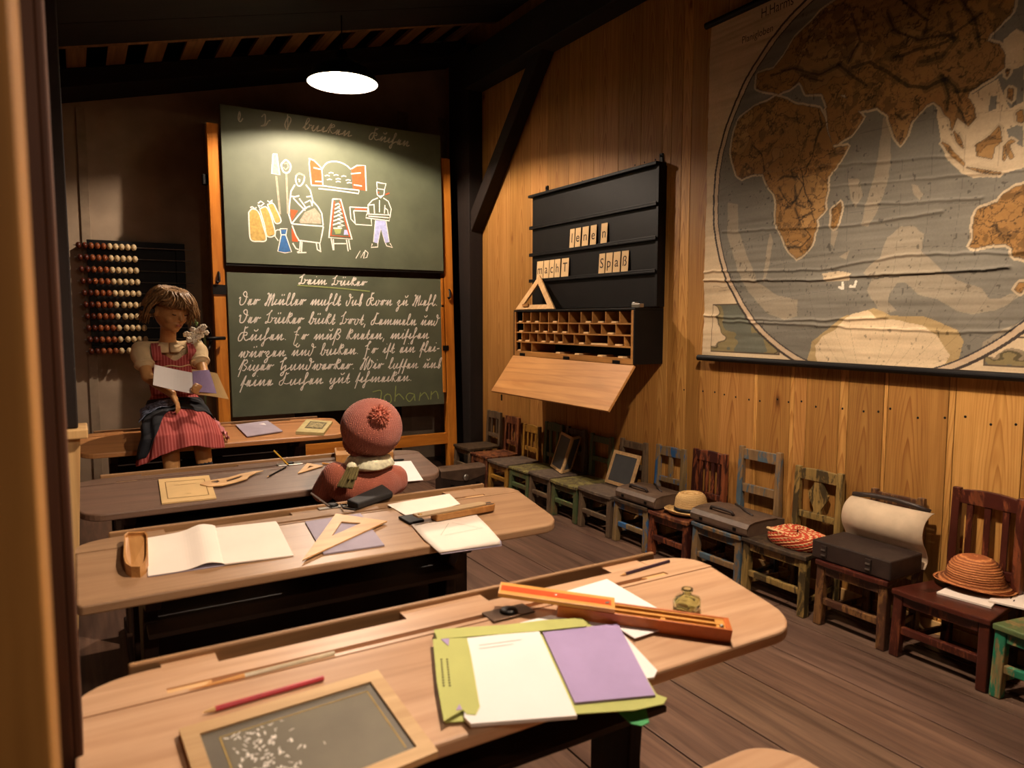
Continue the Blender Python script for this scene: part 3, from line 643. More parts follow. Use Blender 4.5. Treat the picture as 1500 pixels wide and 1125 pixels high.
# ---- handwriting: stroke alphabet in the old German school hand
G = {
 'n': (1.25, [[(0, .15), (.35, 1), (.3, 0), (.85, 1), (.8, .05), (1.25, .3)]]),
 'e': (.85, [[(0, .15), (.26, 1), (.2, .02), (.24, .1), (.5, .97), (.44, .03), (.85, .32)]]),
 'm': (1.75, [[(0, .15), (.35, 1), (.3, 0), (.85, 1), (.8, 0), (1.35, 1), (1.3, .05), (1.75, .3)]]),
 'i': (.7, [[(0, .15), (.35, 1), (.3, .05), (.7, .3)], [(.42, 1.55), (.46, 1.65)]]),
 'u': (1.25, [[(0, .15), (.35, 1), (.3, 0), (.85, 1), (.8, .05), (1.25, .3)], [(.35, 1.75), (.5, 1.5), (.75, 1.55), (.9, 1.85)]]),
 'ü': (1.25, [[(0, .15), (.35, 1), (.3, 0), (.85, 1), (.8, .05), (1.25, .3)], [(.4, 1.5), (.43, 1.75)], [(.75, 1.55), (.78, 1.8)]]),
 'r': (1.05, [[(0, .15), (.3, 1), (.22, 0), (.5, .9), (.45, .1), (.6, .95), (.78, .75), (1.05, .95)]]),
 'a': (1.15, [[(0, .3), (.2, .95), (.15, .1), (.4, .05), (.75, 1), (.7, .05), (1.15, .3)]]),
 'ä': (1.15, [[(0, .3), (.2, .95), (.15, .1), (.4, .05), (.75, 1), (.7, .05), (1.15, .3)], [(.3, 1.5), (.33, 1.75)], [(.65, 1.55), (.68, 1.8)]]),
 'o': (1.0, [[(0, .3), (.2, .95), (.12, .15), (.4, .0), (.65, .6), (.5, 1.0), (.7, .8), (1.0, .8)]]),
 'l': (.75, [[(0, .15), (.45, 1.5), (.42, 2.0), (.22, 1.7), (.22, .2), (.4, 0), (.75, .3)]]),
 'b': (.95, [[(0, .15), (.45, 1.5), (.42, 2.0), (.22, 1.7), (.2, .2), (.45, 0), (.68, .5), (.6, .95), (.75, .8), (.95, .85)]]),
 'h': (.95, [[(0, .15), (.5, 1.5), (.45, 2.0), (.28, 1.6), (.25, -.6), (.1, -.95), (.0, -.6), (.5, .25), (.95, .5)]]),
 't': (.75, [[(0, .15), (.4, 1.7), (.3, .2), (.45, 0), (.75, .3)], [(.05, .75), (.6, .85)]]),
 'd': (1.05, [[(0, .3), (.12, .9), (.1, .1), (.35, .0), (.62, .7), (.6, 1.7), (.4, 1.95), (.35, 1.6), (.75, 1.3), (1.05, 1.45)]]),
 'k': (1.05, [[(0, .15), (.4, 1.9), (.28, 0)], [(.3, .9), (.65, 1.7), (.8, 1.3), (.35, .85), (.75, .05), (1.05, .3)]]),
 's': (.85, [[(0, .15), (.35, .3), (.55, 1.5), (.5, 2.0), (.32, 1.5), (.3, .1), (.5, .0), (.62, .5), (.4, .75)]]),
 'ſ': (.65, [[(0, .1), (.4, 1.8), (.1, -1.0)], [(.25, .4), (.65, .35)]]),
 'c': (.65, [[(0, .15), (.3, 1), (.25, .05), (.65, .35)]]),
 'ch': (1, []),
 'f': (.7, [[(0, .1), (.45, 1.8), (.15, -1.0)], [(.42, 1.75), (.6, 1.4), (.35, .8)], [(.1, .6), (.7, .45)]]),
 'g': (1.1, [[(0, .3), (.2, .95), (.15, .1), (.4, .05), (.75, 1), (.6, -.6), (.4, -.95), (.3, -.6), (1.1, .35)]]),
 'z': (1.0, [[(0, .4), (.35, .95), (.5, .6), (.2, .2), (.5, -.1), (.4, -.8), (.15, -.95), (.2, -.5), (1.0, .35)]]),
 'w': (1.5, [[(0, .15), (.35, 1), (.3, 0), (.75, 1), (.7, .05), (1.05, .1), (1.2, .7), (1.05, 1), (1.5, .7)]]),
 'ß': (1.2, [[(0, .1), (.45, 1.9), (.15, -1.0)], [(.35, 1.4), (.75, 1.8), (.95, 1.3), (.6, .9), (1.0, .6), (.8, 0), (.5, .1)]]),
 'D': (1.15, [[(-.35, 1.0), (-.15, 1.2), (-.1, .4), (.1, 0), (.5, .1), (.75, .8), (.7, 1.8), (.4, 2.15), (.15, 1.8), (.45, 1.4), (1.0, 1.25)]]),
 'M': (2.1, [[(.1, 1.7), (.25, 1.95), (.4, 1.5), (.2, .0), (0, .2), (.3, .6), (.7, 1.9), (.65, .1), (.6, 0), (1.2, 1.9), (1.15, .2), (1.2, 0), (1.55, .3), (1.8, 1.0), (1.6, .1), (2.1, .3)]]),
 'K': (1.5, [[(.9, 2.2), (.6, 2.0), (.5, 2.2), (.5, .8), (.35, .1), (.0, .0), (-.1, .6), (.2, 1.2), (.9, 1.3), (.9, .9), (.55, .8), (.95, .05), (1.5, .3)]]),
 'B': (1.4, [[(-.1, 1.3), (.2, 1.5), (.6, 2.0), (.5, 2.1), (.35, 1.5), (.3, .2), (0, 0), (.1, .25), (.7, .1), (.95, .6), (.8, 1.0), (1.0, .8), (1.4, .9)]]),
 'S': (1.4, [[(1.0, 2.0), (.7, 1.85), (.6, 2.1), (.55, 1.0), (.35, .1), (0, .1), (.0, .6), (.35, .9), (.6, 1.8)], [(.6, .3), (1.0, .15), (1.4, .3)]]),
 'E': (1.2, [[(-.1, 1.3), (.2, 1.4), (.7, 2.0), (.5, 2.1), (.35, 1.5), (.3, .1), (.25, -.6), (.5, -.95), (.85, -.5)], [(.15, .9), (.75, .8)]]),
 'H': (1.6, [[(-.1, 1.3), (.25, 1.5), (.7, 2.0), (.5, 2.1), (.35, 1.4), (.3, .1), (.5, .3), (.9, .8), (.8, -.6), (.55, -.95), (.5, -.5), (1.6, .4)]]),
 'W': (2.1, [[(.1, 1.7), (.25, 1.95), (.4, 1.5), (.2, .0), (0, .2), (.7, 1.9), (.65, .1), (.8, 0), (1.3, 1.9), (1.2, .1), (1.5, 0), (1.8, .8), (1.5, 1.6), (2.1, 1.0)]]),
 '.': (.5, [[(.2, .05), (.25, .12), (.3, .05)]]), ',': (.5, [[(.3, .1), (.2, -.5)]]), '-': (.7, [[(.1, .5), (.55, .55)]]),
 'T': (1.4, [[(-.1, 1.3), (.2, 1.5), (.6, 2.0), (.5, 2.1), (.35, 1.5), (.3, .2), (0, 0), (1.4, .3)]]),
}
def write(c, txt, pA, pB, xh, w, mi=0, slant=.26):
    """handwrite txt between two photo points of the base line, xh = x-height on the board (m)"""
    a = np.array(on_easel(*pA)); b = np.array(on_easel(*pB)); L = np.hypot(*(b - a)); dr = (b - a) / L; nr = np.array([-dr[1], dr[0]])
    tot = sum((G[ch][0] if ch != ' ' else .9) for ch in txt); sx = L / tot; x = 0
    for ch in txt:
        if ch == ' ': x += .9; continue
        adv, ss = G[ch]
        for s in ss:
            P = [a + dr * ((x + q[0]) * sx + slant * q[1] * xh) + nr * (q[1] * xh + random.uniform(-.04, .04) * xh) for q in s]
            cstroke(c, P, w * random.uniform(.85, 1.15), mi, px=False)
        x += adv
t = chalk('chalk_writing', lb, .0115, CMATS)
write(t, 'Beim Bäcker', (437, 416), (536, 419), .034, .0065)
cstroke(t, [(435, 418), (490, 422), (541, 427)], .009, 4)
write(t, 'Der Müller mahlt das Korn zu Mehl.', (351, 447), (640, 448), .043, .0068)
write(t, 'Der Bäcker bäckt Brot, Semmeln und', (351, 473), (641, 477), .043, .0068)
write(t, 'Kuchen. Er muß kneten, miſchen', (349, 499), (627, 496), .043, .0068)
write(t, 'würzen und backen. Er iſt ein flei-', (349, 524), (643, 515), .043, .0068)
write(t, 'ßiger Handwerker. Wir laſſen uns', (349, 543), (645, 539), .042, .0068)
write(t, 'ſeine Sachen gut ſchmecken.', (352, 566), (603, 558), .042, .0068)
for s in ([(545, 574), (557, 572), (557, 583), (556, 590)], [(566, 577), (562, 582), (566, 591), (572, 588), (571, 579), (566, 577)], [(579, 565), (577.5, 588)], [(577.5, 582), (583, 577), (587, 580), (591, 585)], [(605, 577), (598, 576), (594, 582), (599, 588), (605, 581), (606, 577), (607, 587)], [(615, 575), (613, 587)], [(614, 581), (621, 575), (625, 580), (627, 585)], [(631, 573), (630, 585)], [(631, 578), (637, 573), (640, 577), (641, 584)]):
    cstroke(t, s, .008, 4)
t['mb'].build('chalk_writing', CMATS, lb)
for s in ([(348, 180), (350, 172), (349, 166), (347, 176), (350, 181), (354, 176)], [(381, 174), (386, 170), (386, 184), (380, 187), (387, 186), (391, 180), (394, 179)], [(419, 170), (419, 192), (415, 185), (420, 174), (424, 178), (420, 188)]):
    d = chalk('chalk_letter', ub, .0435, CMATS); DR.append(d); cstroke(d, s, .008, 6)
d = chalk('chalk_word', ub, .0435, CMATS); DR.append(d)
write(d, 'backen', (441, 191), (512, 203), .04, .007, 6); d = chalk('chalk_word', ub, .0435, CMATS); DR.append(d); write(d, 'Kuchen', (538, 206), (596, 217), .04, .008, 6)
for d in DR: d['mb'].build(d['name'], CMATS, ub)
# ================================================================== LETTER BOARD AND TYPE CASE ON THE RIGHT WALL
lc = empty('letter_board', (2.77, 3.7, .95)); tag(lc, 'black wall letter board with three ledges above an open pigeonhole case with dropped pine lid', 'letter board')
BXF = 2.735
yl, yr = 4.30, 3.035
z0, z1 = 1.27, 2.03
mb = MB(); mb.bb((BXF, yr, z0), (WX, yl, z1)); mb.build('back_panel', mBlack, lc, bevel=.002)
ledges = []
for p0, p1 in (((780, 333), (965, 298)), ((780, 373), (965, 348)), ((779, 411), (963, 397))):
    zz = (atx(*p0, BXF - .01).z + atx(*p1, BXF - .01).z) / 2; ledges.append(zz)
    mb = MB(); mb.bb((BXF - .022, yr - .012, zz - .012), (BXF, yl + .012, zz)); mb.bb((BXF - .022, yr - .012, zz), (BXF - .017, yl + .012, zz + .010)); mb.build('ledge', mBlack, lc, bevel=.002)
mb = MB(); mb.bb((BXF - .03, yr - .015, z1), (WX, yl + .015, z1 + .018)); mb.build('cornice', mBlack, lc, bevel=.003)
mb = MB(); mb.bb((BXF - .012, yr - .02, z0), (WX, yr, z1)); mb.build('side_strip', mBlack, lc, bevel=.002)
for yy in (yr + .02, yl - .12):
    mb = MB(); mb.bb((WX - .01, yy - .012, z1 + .01), (WX, yy + .012, z1 + .07)); mb.ball((WX - .013, yy, z1 + .055), .006, 8); mb.build('hanger', mIron, lc)
CX0, CX1, CZ0, CZ1 = 2.575, WX, .955, 1.262
cy0, cy1 = 3.02, 4.285
mCaseIn = wood('type case pine', '#9a6a34', '#bd8748', 'Y', 24, .55, .06, .3)
mb = MB(); mb.bb((CX0, cy0, CZ1 - .012), (CX1, cy1, CZ1)); mb.bb((CX0, cy0, CZ0), (CX1, cy0 + .012, CZ1 - .012)); mb.bb((CX0, cy1 - .012, CZ0), (CX1, cy1, CZ1 - .012)); mb.bb((CX1 - .01, cy0 + .012, CZ0), (CX1, cy1 - .012, CZ1 - .012))
case = mb.build('pigeonhole_case', mBlack, lc, bevel=.002)
mb = MB(); mb.bb((CX0, cy0 + .012, CZ0), (CX1 - .01, cy1 - .012, CZ0 + .03)); mb.bb((CX0, cy0 + .012, CZ0 + .03), (CX0 + .012, cy0 + .03, CZ1 - .012)); mb.bb((CX0, cy1 - .03, CZ0 + .03), (CX0 + .012, cy1 - .012, CZ1 - .012))
rows = [CZ0 + .03, CZ0 + .094, CZ0 + .158, CZ0 + .222, CZ1 - .012]
for zz in rows[1:-1]: mb.bb((CX0 + .004, cy0 + .012, zz - .005), (CX1 - .01, cy1 - .012, zz + .003))
cells = []
fr = {3: [.08, .16, .25, .33, .42, .51, .61, .70, .80, .90], 2: [.09, .17, .245, .33, .415, .505, .595, .68, .77, .875], 1: [.07, .15, .23, .31, .385, .46, .555, .65, .82, .935], 0: [.06, .17]}
for r, ff in fr.items():
    yy = [cy1 - .012] + [cy1 - .012 - f * (cy1 - cy0 - .024) for f in ff] + [cy0 + .012]
    for q in yy[1:-1]: mb.bb((CX0 + .006, q - .003, rows[r] + .003), (CX1 - .012, q + .003, rows[r + 1] - .005))
    for a, b in zip(yy, yy[1:]): cells.append((r, (a + b) / 2, a - b))
mb.build('compartments', mCaseIn, case)
# lid hanging open
lh = Vector((CX0 - .004, 0, CZ0 - .002)); le = Vector((2.395, 0, .715)); ld = (le - lh); ln = Vector((ld.z, 0, -ld.x)).normalized()
if ln.z > 0: ln = -ln
mb = MB(); lo = lambda y, s, o: Vector((0, y, 0)) + lh + ld * s + ln * o
mb.hexa([lo(cy0 - .005, 0, 0), lo(cy1, 0, 0), lo(cy1, 1, 0), lo(cy0 - .005, 1, 0)], [lo(cy0 - .005, 0, .016), lo(cy1, 0, .016), lo(cy1, 1, .016), lo(cy0 - .005, 1, .016)])
mLid = wood('pine lid wood', '#b47c44', '#cb965a', 'Y', 15, .5, .06, .4)
lid = mb.build('drop_lid', mLid, lc, bevel=.003)
for yy in (cy0 + .15, (cy0 + cy1) / 2, cy1 - .12):
    m2 = MB(); m2.bb((CX0 - .006, yy - .03, CZ0 - .002), (CX0 - .001, yy + .03, CZ0 + .018)); m2.build('hinge', mIron, lid)
mb = MB(); mb.tube([(2.41, cy1 - .12, .70), (2.41, cy1 - .12, .66)], .005, 6); mb.build('lid_bolt', mIron, lid)
# letter cards on the ledges
LET = mInk
def card(ch, px0, px1, ledge, row):
    zz = ledges[ledge] + .0005; x = BXF - .012
    ya = atx(px0, 360, x).y; yb = atx(px1, 360, x).y; w = abs(ya - yb) - .003; yc = (ya + yb) / 2
    h = .128; t = .0018; R = Matrix.Rotation(math.radians(4), 3, 'Y')
    top = Vector((.007, 0, h))
    mb = MB(); p = Vector((x, yc, zz)); U = Vector((0, -1, 0)); Vv = top.normalized(); Nn = Vector((-1, 0, .05)).normalized()
    mb.hexa([p - U * w / 2, p + U * w / 2, p + U * w / 2 + top, p - U * w / 2 + top], [q + Nn * t for q in (p - U * w / 2, p + U * w / 2, p + U * w / 2 + top, p - U * w / 2 + top)])
    o = mb.build('letter_card', mOldPaperL); tag(o, row[0], 'letter card', row[1])
    vs, fs = text_geo(ch, .084)
    xs_ = [v[0] for v in vs]; cx = (min(xs_) + max(xs_)) / 2; sc = min(1, (w * .8) / (max(xs_) - min(xs_)))
    m2 = MB(); m2.add([p + U * ((v[0] - cx) * sc) + Vv * (v[1] + .042) + Nn * (t + .0006) for v in vs], fs); m2.build('printed_letter', LET, o)
mOldPaperL = plain('buff card', '#e2bd88', .8, var=.05)
for i, (ch, a, b) in enumerate([('l', 834, 841), ('e', 842, 850), ('n', 852, 861.5), ('e', 864, 873), ('n', 879.5, 889)]):
    card(ch, a, b, 1, ('buff card with the letter %s, %s on the upper written ledge' % (ch, ['first from left', 'second from left', 'third from left', 'fourth from left', 'standing apart at the right'][i]), 'letter cards on the upper ledge'))
for i, (ch, a, b) in enumerate([('m', 786, 795.5), ('a', 796, 804), ('c', 804.5, 811.5), ('h', 812, 820.5), ('T', 822, 833)]):
    card(ch, a, b, 2, ('buff card with the letter %s in the left word of the lower ledge' % ch, 'letter cards of the left word'))
for i, (ch, a, b) in enumerate([('S', 877, 886), ('p', 887, 897), ('a', 898, 908.5), ('ß', 910, 920.5)]):
    card(ch, a, b, 2, ('buff card with the letter %s in the right word of the lower ledge' % ch, 'letter cards of the right word'))
# card stacks in the compartments
first = None
for k, (r, yc, w) in enumerate(cells):
    if random.random() < .3: continue
    if w > .2:
        spots = [yc + w * q for q in (-.38, -.2, .02, .22)]
    else: spots = [yc]
    for ysp in spots:
        if first is None:
            mb = MB()
            for q in range(4): mb.box((random.uniform(-.004, .004), random.uniform(-.004, .004), .001 + q * .0022), (.08, .045, .002))
            first = mb.build('card_stack', mOldPaperL, origin=(0, 0, 0)); o = first
        else:
            o = first.copy(); COL.objects.link(o)
        o.location = (CX0 + .058, ysp, rows[r] + (.0035 if r else .0008)); o.rotation_euler = (0, 0, random.uniform(-.08, .08))
        tag(o, 'small stack of letter cards lying in a compartment of the black type case', 'cards', 'card stacks in the type case')
# wooden triangle and chalk holder on top of the case
def tri_frame(name, P, inset, thick, Nn, mats, bevel=.001):
    """open triangle P (3 world points) with a triangular hole"""
    c = (P[0] + P[1] + P[2]) / 3; Q = [c + (p - c) * inset for p in P]; mb = MB()
    for i in range(3):
        j = (i + 1) % 3; mb.hexa([P[i], P[j], Q[j], Q[i]], [v + Nn * thick for v in (P[i], P[j], Q[j], Q[i])])
    return mb.build(name, mats, bevel=0)
zt = CZ1 + .001
P = [Vector((2.60, atx(757, 450, 2.60).y, zt)), Vector((2.60, atx(814, 450, 2.60).y, zt)), Vector((2.70, atx(792, 404, 2.70).y, atx(792, 404, 2.70).z))]
o = tri_frame('wooden_triangle', P, .62, .012, Vector((-.9, 0, .3)).normalized(), mPaleWood); tag(o, 'open wooden blackboard triangle leaning on the letter board above the type case', 'set square')
m2 = MB(); m2.bb((2.588, P[0].y - .16, zt + .022), (2.596, P[0].y - .09, zt + .04)); m2.build('grip', mCaseWood, o)
p = atx(934, 448, 2.62); mb = MB(); mb.box((2.62, p.y, zt + .012), (.03, .07, .022)); mb.box((2.62, p.y + .02, zt + .027), (.026, .03, .008)); o = mb.build('chalk_box', mSteel, bevel=.003); tag(o, 'small silver chalk box on the right end of the black type case top', 'chalk box')

# ================================================================== WALL MAP
MX = 2.752
mt_ = empty('wall_map', (MX, 1.9, 1.0)); tag(mt_, 'old rolled world map of a hemisphere hanging on black rods on the plank wall', 'map')
mz0 = atx(1250, 536, MX).z; mz1 = atx(1052, 35, MX).z; my0 = atx(1031, 480, MX).y; my1 = .72
def mp(px, py): q = atx(px, py, MX); return (my0 - q.y, q.z - mz0)      # map coordinates: u to the right, v up
NU, NV = 640, 540
MWd, MHt = my0 - my1, mz1 - mz0
uu, vv = np.meshgrid(np.linspace(0, MWd, NU), np.linspace(0, MHt, NV))
def inpoly(poly, U=None, Vv=None):
    U = uu if U is None else U; Vv = vv if Vv is None else Vv
    P = np.array([mp(*p) for p in poly]); r = np.zeros(U.shape, bool); j = len(P) - 1
    for i in range(len(P)):
        xi, yi = P[i]; xj, yj = P[j]
        c = ((yi > Vv) != (yj > Vv)) & (U < (xj - xi) * (Vv - yi) / (yj - yi + 1e-12) + xi); r ^= c; j = i
    return r
rng = np.random.default_rng(3)
def vnoise(sx, sy, oct=4):
    out = np.zeros(uu.shape); amp = 1; tot = 0
    for o in range(oct):
        nx, ny = int(sx * 2 ** o) + 2, int(sy * 2 ** o) + 2; g = rng.random((ny, nx))
        a = np.linspace(0, ny - 1.001, NV); b = np.linspace(0, nx - 1.001, NU); ai = a.astype(int); bi = b.astype(int); fa = (a - ai)[:, None]; fb = (b - bi)[None]
        fa = fa * fa * (3 - 2 * fa); fb = fb * fb * (3 - 2 * fb)
        out += amp * ((g[ai][:, bi] * (1 - fb) + g[ai][:, bi + 1] * fb) * (1 - fa) + (g[ai + 1][:, bi] * (1 - fb) + g[ai + 1][:, bi + 1] * fb) * fa); tot += amp; amp *= .5
    return out / tot
n1 = vnoise(9, 8, 5); n2 = vnoise(40, 36, 3); n3 = vnoise(16, 14, 5)
wob = lambda a: (vnoise(30, 26, 3) - .5) * a
U2, V2 = uu + wob(.012), vv + wob(.012)
def dist(pts):
    """distance to a polyline"""
    P = [mp(*p) for p in pts]; D = np.full(uu.shape, 9.)
    for (x0, y0), (x1, y1) in zip(P, P[1:]):
        dx, dy = x1 - x0, y1 - y0; t = np.clip(((U2 - x0) * dx + (V2 - y0) * dy) / (dx * dx + dy * dy + 1e-9), 0, 1); D = np.minimum(D, np.hypot(U2 - x0 - t * dx, V2 - y0 - t * dy))
    return D
L3 = lambda h: np.array(hexc(h)[:3])
cc = (my0 - 1.7915, 1.7933 - mz0); RR = np.hypot(uu - cc[0], vv - cc[1]); RAD = .825
img = np.empty(uu.shape + (3,)); paper = L3('#d9bf98'); img[:] = paper
disc = RR < RAD
sea = L3('#7b7567'); pale = L3('#9a8d76'); land = L3('#9a7340'); cream = L3('#cdb692')
img[disc] = sea
mid = inpoly([(1062, 300), (1090, 370), (1130, 430), (1180, 460), (1200, 470), (1185, 480), (1140, 468), (1095, 430), (1065, 360)], U2, V2)
def region(poly, col, over=disc): m = inpoly(poly, U2, V2) & over; img[m] = col; return m
region([(1067, 297), (1082, 300), (1082, 332), (1095, 375), (1105, 395), (1112, 415), (1140, 432), (1169, 439), (1169, 464), (1150, 469), (1125, 459), (1097, 429), (1080, 390), (1067, 345)], pale)
region([(1300, 347), (1320, 331), (1340, 331), (1354, 342), (1350, 367), (1364, 380), (1384, 400), (1412, 414), (1437, 422), (1447, 437), (1467, 437), (1481, 429), (1496, 432), (1481, 444), (1459, 454), (1424, 460), (1399, 454), (1374, 439), (1347, 432), (1327, 414), (1315, 414), (1305, 429), (1303, 442), (1315, 454), (1290, 464), (1282, 444), (1270, 425), (1277, 409), (1265, 400), (1275, 387), (1290, 377)], pale)
region([(1296, 170), (1306, 185), (1306, 230), (1300, 270), (1285, 310), (1272, 332), (1262, 330), (1268, 300), (1278, 270), (1285, 240)], pale)
region([(1128, 340), (1133, 355), (1127, 395), (1121, 415), (1119, 410), (1124, 370)], pale)
region([(1204, 400), (1226, 396), (1248, 402), (1244, 412), (1210, 412)], cream * .9)
region([(1336, 270), (1345, 272), (1354, 285), (1350, 294), (1340, 285)], pale); region([(1243, 262), (1258, 262), (1264, 285), (1255, 305), (1246, 290)], pale); region([(1218, 335), (1228, 340), (1222, 362), (1217, 358)], pale); region([(1230, 375), (1245, 366), (1240, 380)], pale)
region([(1307, 462), (1350, 464), (1380, 472), (1404, 484), (1412, 499), (1404, 525), (1380, 540), (1180, 540), (1190, 500), (1240, 462), (1280, 452)], L3('#b59a6a'))
region([(1440, 500), (1475, 480), (1500, 470), (1500, 500), (1440, 520)], pale)
# shallow seas
region([(1372, 150), (1374, 174), (1380, 207), (1390, 234), (1409, 254), (1429, 261), (1474, 254), (1500, 246), (1530, 240), (1530, 60), (1490, 45), (1470, 60), (1475, 110), (1440, 130), (1405, 150)], cream)
region([(1462, 112), (1500, 95), (1500, 150), (1480, 160)], sea); region([(1475, 190), (1500, 180), (1500, 215), (1480, 205)], sea); region([(1452, 140), (1462, 140), (1462, 160), (1450, 165)], sea)
lands = [
 [(1105, 157), (1083, 174), (1076, 197), (1072, 219), (1075, 239), (1080, 256), (1087, 261), (1105, 254), (1120, 254), (1124, 268), (1135, 285), (1138, 307), (1137, 327), (1147, 347), (1157, 367), (1167, 380), (1179, 372), (1189, 360), (1193, 342), (1199, 332), (1197, 322), (1209, 307), (1208, 292), (1211, 279), (1214, 259), (1227, 244), (1239, 224), (1243, 215), (1222, 217), (1214, 199), (1208, 172), (1202, 159), (1169, 154), (1154, 147), (1137, 142), (1125, 149)],
 [(1211, 160), (1229, 139), (1240, 146), (1262, 166), (1266, 172), (1249, 197), (1227, 212), (1220, 212), (1215, 192)],
 [(1108, 130), (1112, 108), (1135, 100), (1150, 80), (1165, 55), (1200, 20), (1230, -4), (1490, -4), (1484, 20), (1459, 47), (1452, 52), (1447, 62), (1464, 67), (1474, 82), (1472, 100), (1457, 114), (1439, 124), (1422, 134), (1419, 142), (1430, 157), (1432, 172), (1419, 184), (1409, 177), (1402, 172), (1397, 184), (1394, 192), (1392, 174), (1384, 168), (1377, 154), (1369, 149), (1359, 152), (1335, 179), (1330, 199), (1320, 212), (1312, 202), (1306, 179), (1303, 169), (1287, 159), (1257, 162), (1242, 149), (1238, 139), (1229, 139), (1213, 158), (1205, 137), (1182, 138), (1172, 118), (1160, 128), (1140, 138)],
 [(1381, 207), (1392, 214), (1414, 239), (1415, 245), (1404, 236), (1389, 219)], [(1395, 192), (1409, 207), (1412, 217), (1402, 209)],
 [(1430, 212), (1447, 202), (1464, 184), (1469, 207), (1458, 217), (1455, 231), (1433, 229)], [(1417, 246), (1440, 249), (1467, 251), (1467, 254), (1440, 253)],
 [(1472, 214), (1482, 206), (1490, 207), (1480, 213), (1485, 230), (1480, 233), (1475, 222), (1472, 236), (1469, 234)], [(1477, 130), (1485, 130), (1484, 149), (1478, 144)], [(1474, 102), (1480, 102), (1477, 114)], [(1490, 165), (1500, 162), (1500, 180), (1492, 178)],
 [(1232, 295), (1234, 302), (1227, 332), (1220, 336), (1218, 325), (1219, 307)],
 [(1499, 272), (1491, 274), (1471, 285), (1464, 297), (1434, 307), (1428, 320), (1425, 352), (1419, 362), (1429, 364), (1456, 358), (1474, 356), (1484, 362), (1485, 375), (1499, 380), (1545, 390), (1580, 340), (1560, 280), (1530, 262)],
 [(1486, 424), (1492, 413), (1502, 412), (1496, 429)]]
lm = np.zeros(uu.shape, bool)
for pl in lands: lm |= inpoly(pl, U2, V2)
lm &= disc
def dil(m, k):
    for _ in range(k):
        m = m | np.roll(m, 1, 0) | np.roll(m, -1, 0) | np.roll(m, 1, 1) | np.roll(m, -1, 1)
    return m
hl = dil(lm, 4) & disc & ~lm; img[hl] = (cream * .88)[None] * (.75 + .5 * n3[hl][:, None])
landc = land[None, None] * (.70 + .55 * n1[..., None]) * np.array([1, .97, .9])
img[lm] = landc[lm] * .95
lowland = (n1 < .43) & lm; img[lowland] = (L3('#a07a48')[None] * (.75 + .5 * n3[lowland][:, None]))
edge = dil(lm, 1) & ~lm & disc; img[edge] *= .30
ant = region([(1195, 521), (1195, 506), (1204, 494), (1227, 482), (1237, 469), (1249, 459), (1272, 455), (1277, 457), (1287, 467), (1320, 469), (1350, 477), (1372, 489), (1384, 509), (1392, 521), (1374, 545), (1200, 545)], L3('#e4c9a0'))
def dark(mask, k): img[mask] *= k
for pl, w, k in [
    ([(1250, 100), (1275, 92), (1300, 105), (1330, 125), (1360, 128), (1385, 118)], .012, .35), ([(1310, 85), (1340, 75), (1370, 70), (1400, 55)], .010, .4), ([(1385, 118), (1392, 140), (1388, 160)], .008, .4), ([(1380, 112), (1400, 125), (1410, 150)], .008, .4), ([(1400, 135), (1430, 130), (1450, 118)], .008, .4), ([(1230, 95), (1250, 112), (1270, 125)], .01, .4),
    ([(1300, 20), (1310, 45), (1350, 60), (1400, 50), (1440, 20)], .008, .4), ([(1320, 0), (1360, 30), (1355, 50)], .008, .4), ([(1410, 0), (1430, 30), (1438, 70)], .008, .4), ([(1200, 160), (1204, 185), (1195, 205), (1190, 230), (1180, 255)], .005, .3), ([(1140, 265), (1150, 258), (1168, 258), (1178, 270), (1170, 285), (1160, 300), (1148, 290), (1142, 275)], .005, .35),
    ([(1105, 215), (1115, 225), (1120, 250)], .005, .35), ([(1175, 250), (1180, 285), (1190, 300)], .006, .35), ([(1165, 270), (1167, 300), (1180, 305)], .005, .35), ([(1165, 305), (1170, 320), (1190, 312), (1195, 325)], .005, .35), ([(1155, 362), (1175, 362), (1188, 345), (1180, 335), (1190, 332)], .006, .35), ([(1240, 300), (1250, 270)], .003, .6), ([(1312, 165), (1322, 175), (1330, 170)], .005, .4), ([(1400, 150), (1410, 165), (1415, 180)], .005, .4), ([(1130, 110), (1165, 100), (1200, 110), (1230, 95)], .009, .4), ([(1160, 130), (1175, 110), (1205, 120)], .007, .4), ([(1250, 20), (1260, 60), (1245, 90)], .008, .4), ([(1390, 20), (1400, 60), (1380, 85), (1350, 90)], .012, .5)]:
    dd = dist(pl); dark((dd < w * .55) & lm, k); dark((dd < w * 1.6) & lm & (n2 > .52), .6)
dark((np.abs(n3 - .5) < .007) & lm & disc, .40); n4 = vnoise(70, 60, 3); n5 = vnoise(24, 22, 4); dark((np.abs(n5 - .5) < .009) & lm & disc, .35); north = np.clip((vv - mp(1200, 150)[1]) / .3, 0, 1); mtn = lm & (n4 > .58 - .08 * north) & (n3 > .45); dark(mtn, .58); dark(lm & (np.abs(n4 - .5) < .02) & (n1 > .5), .62); dark((np.abs(n1 - .43) < .006) & lm, .55)
# graticule
for k in range(-4, 9):
    f = k / 9; xx = cc[0] + f * RAD * 1.25 * np.sqrt(np.clip(1 - ((vv - cc[1]) / RAD) ** 2, 0, 1)); dark((np.abs(uu - xx) < .0011) & disc & ~lm, .72)
for k in range(-5, 5):
    y0 = cc[1] + k * .155; yy = y0 - np.sign(k) * .12 * ((uu - cc[0]) / RAD) ** 2 * (-1 if k < 0 else 1); dark((np.abs(vv - yy) < .0011) & disc & ~lm, .75)
txtm = (vnoise(230, 130, 1) > .84) & disc & ~lm; dark(txtm & (n2 > .55), .5)
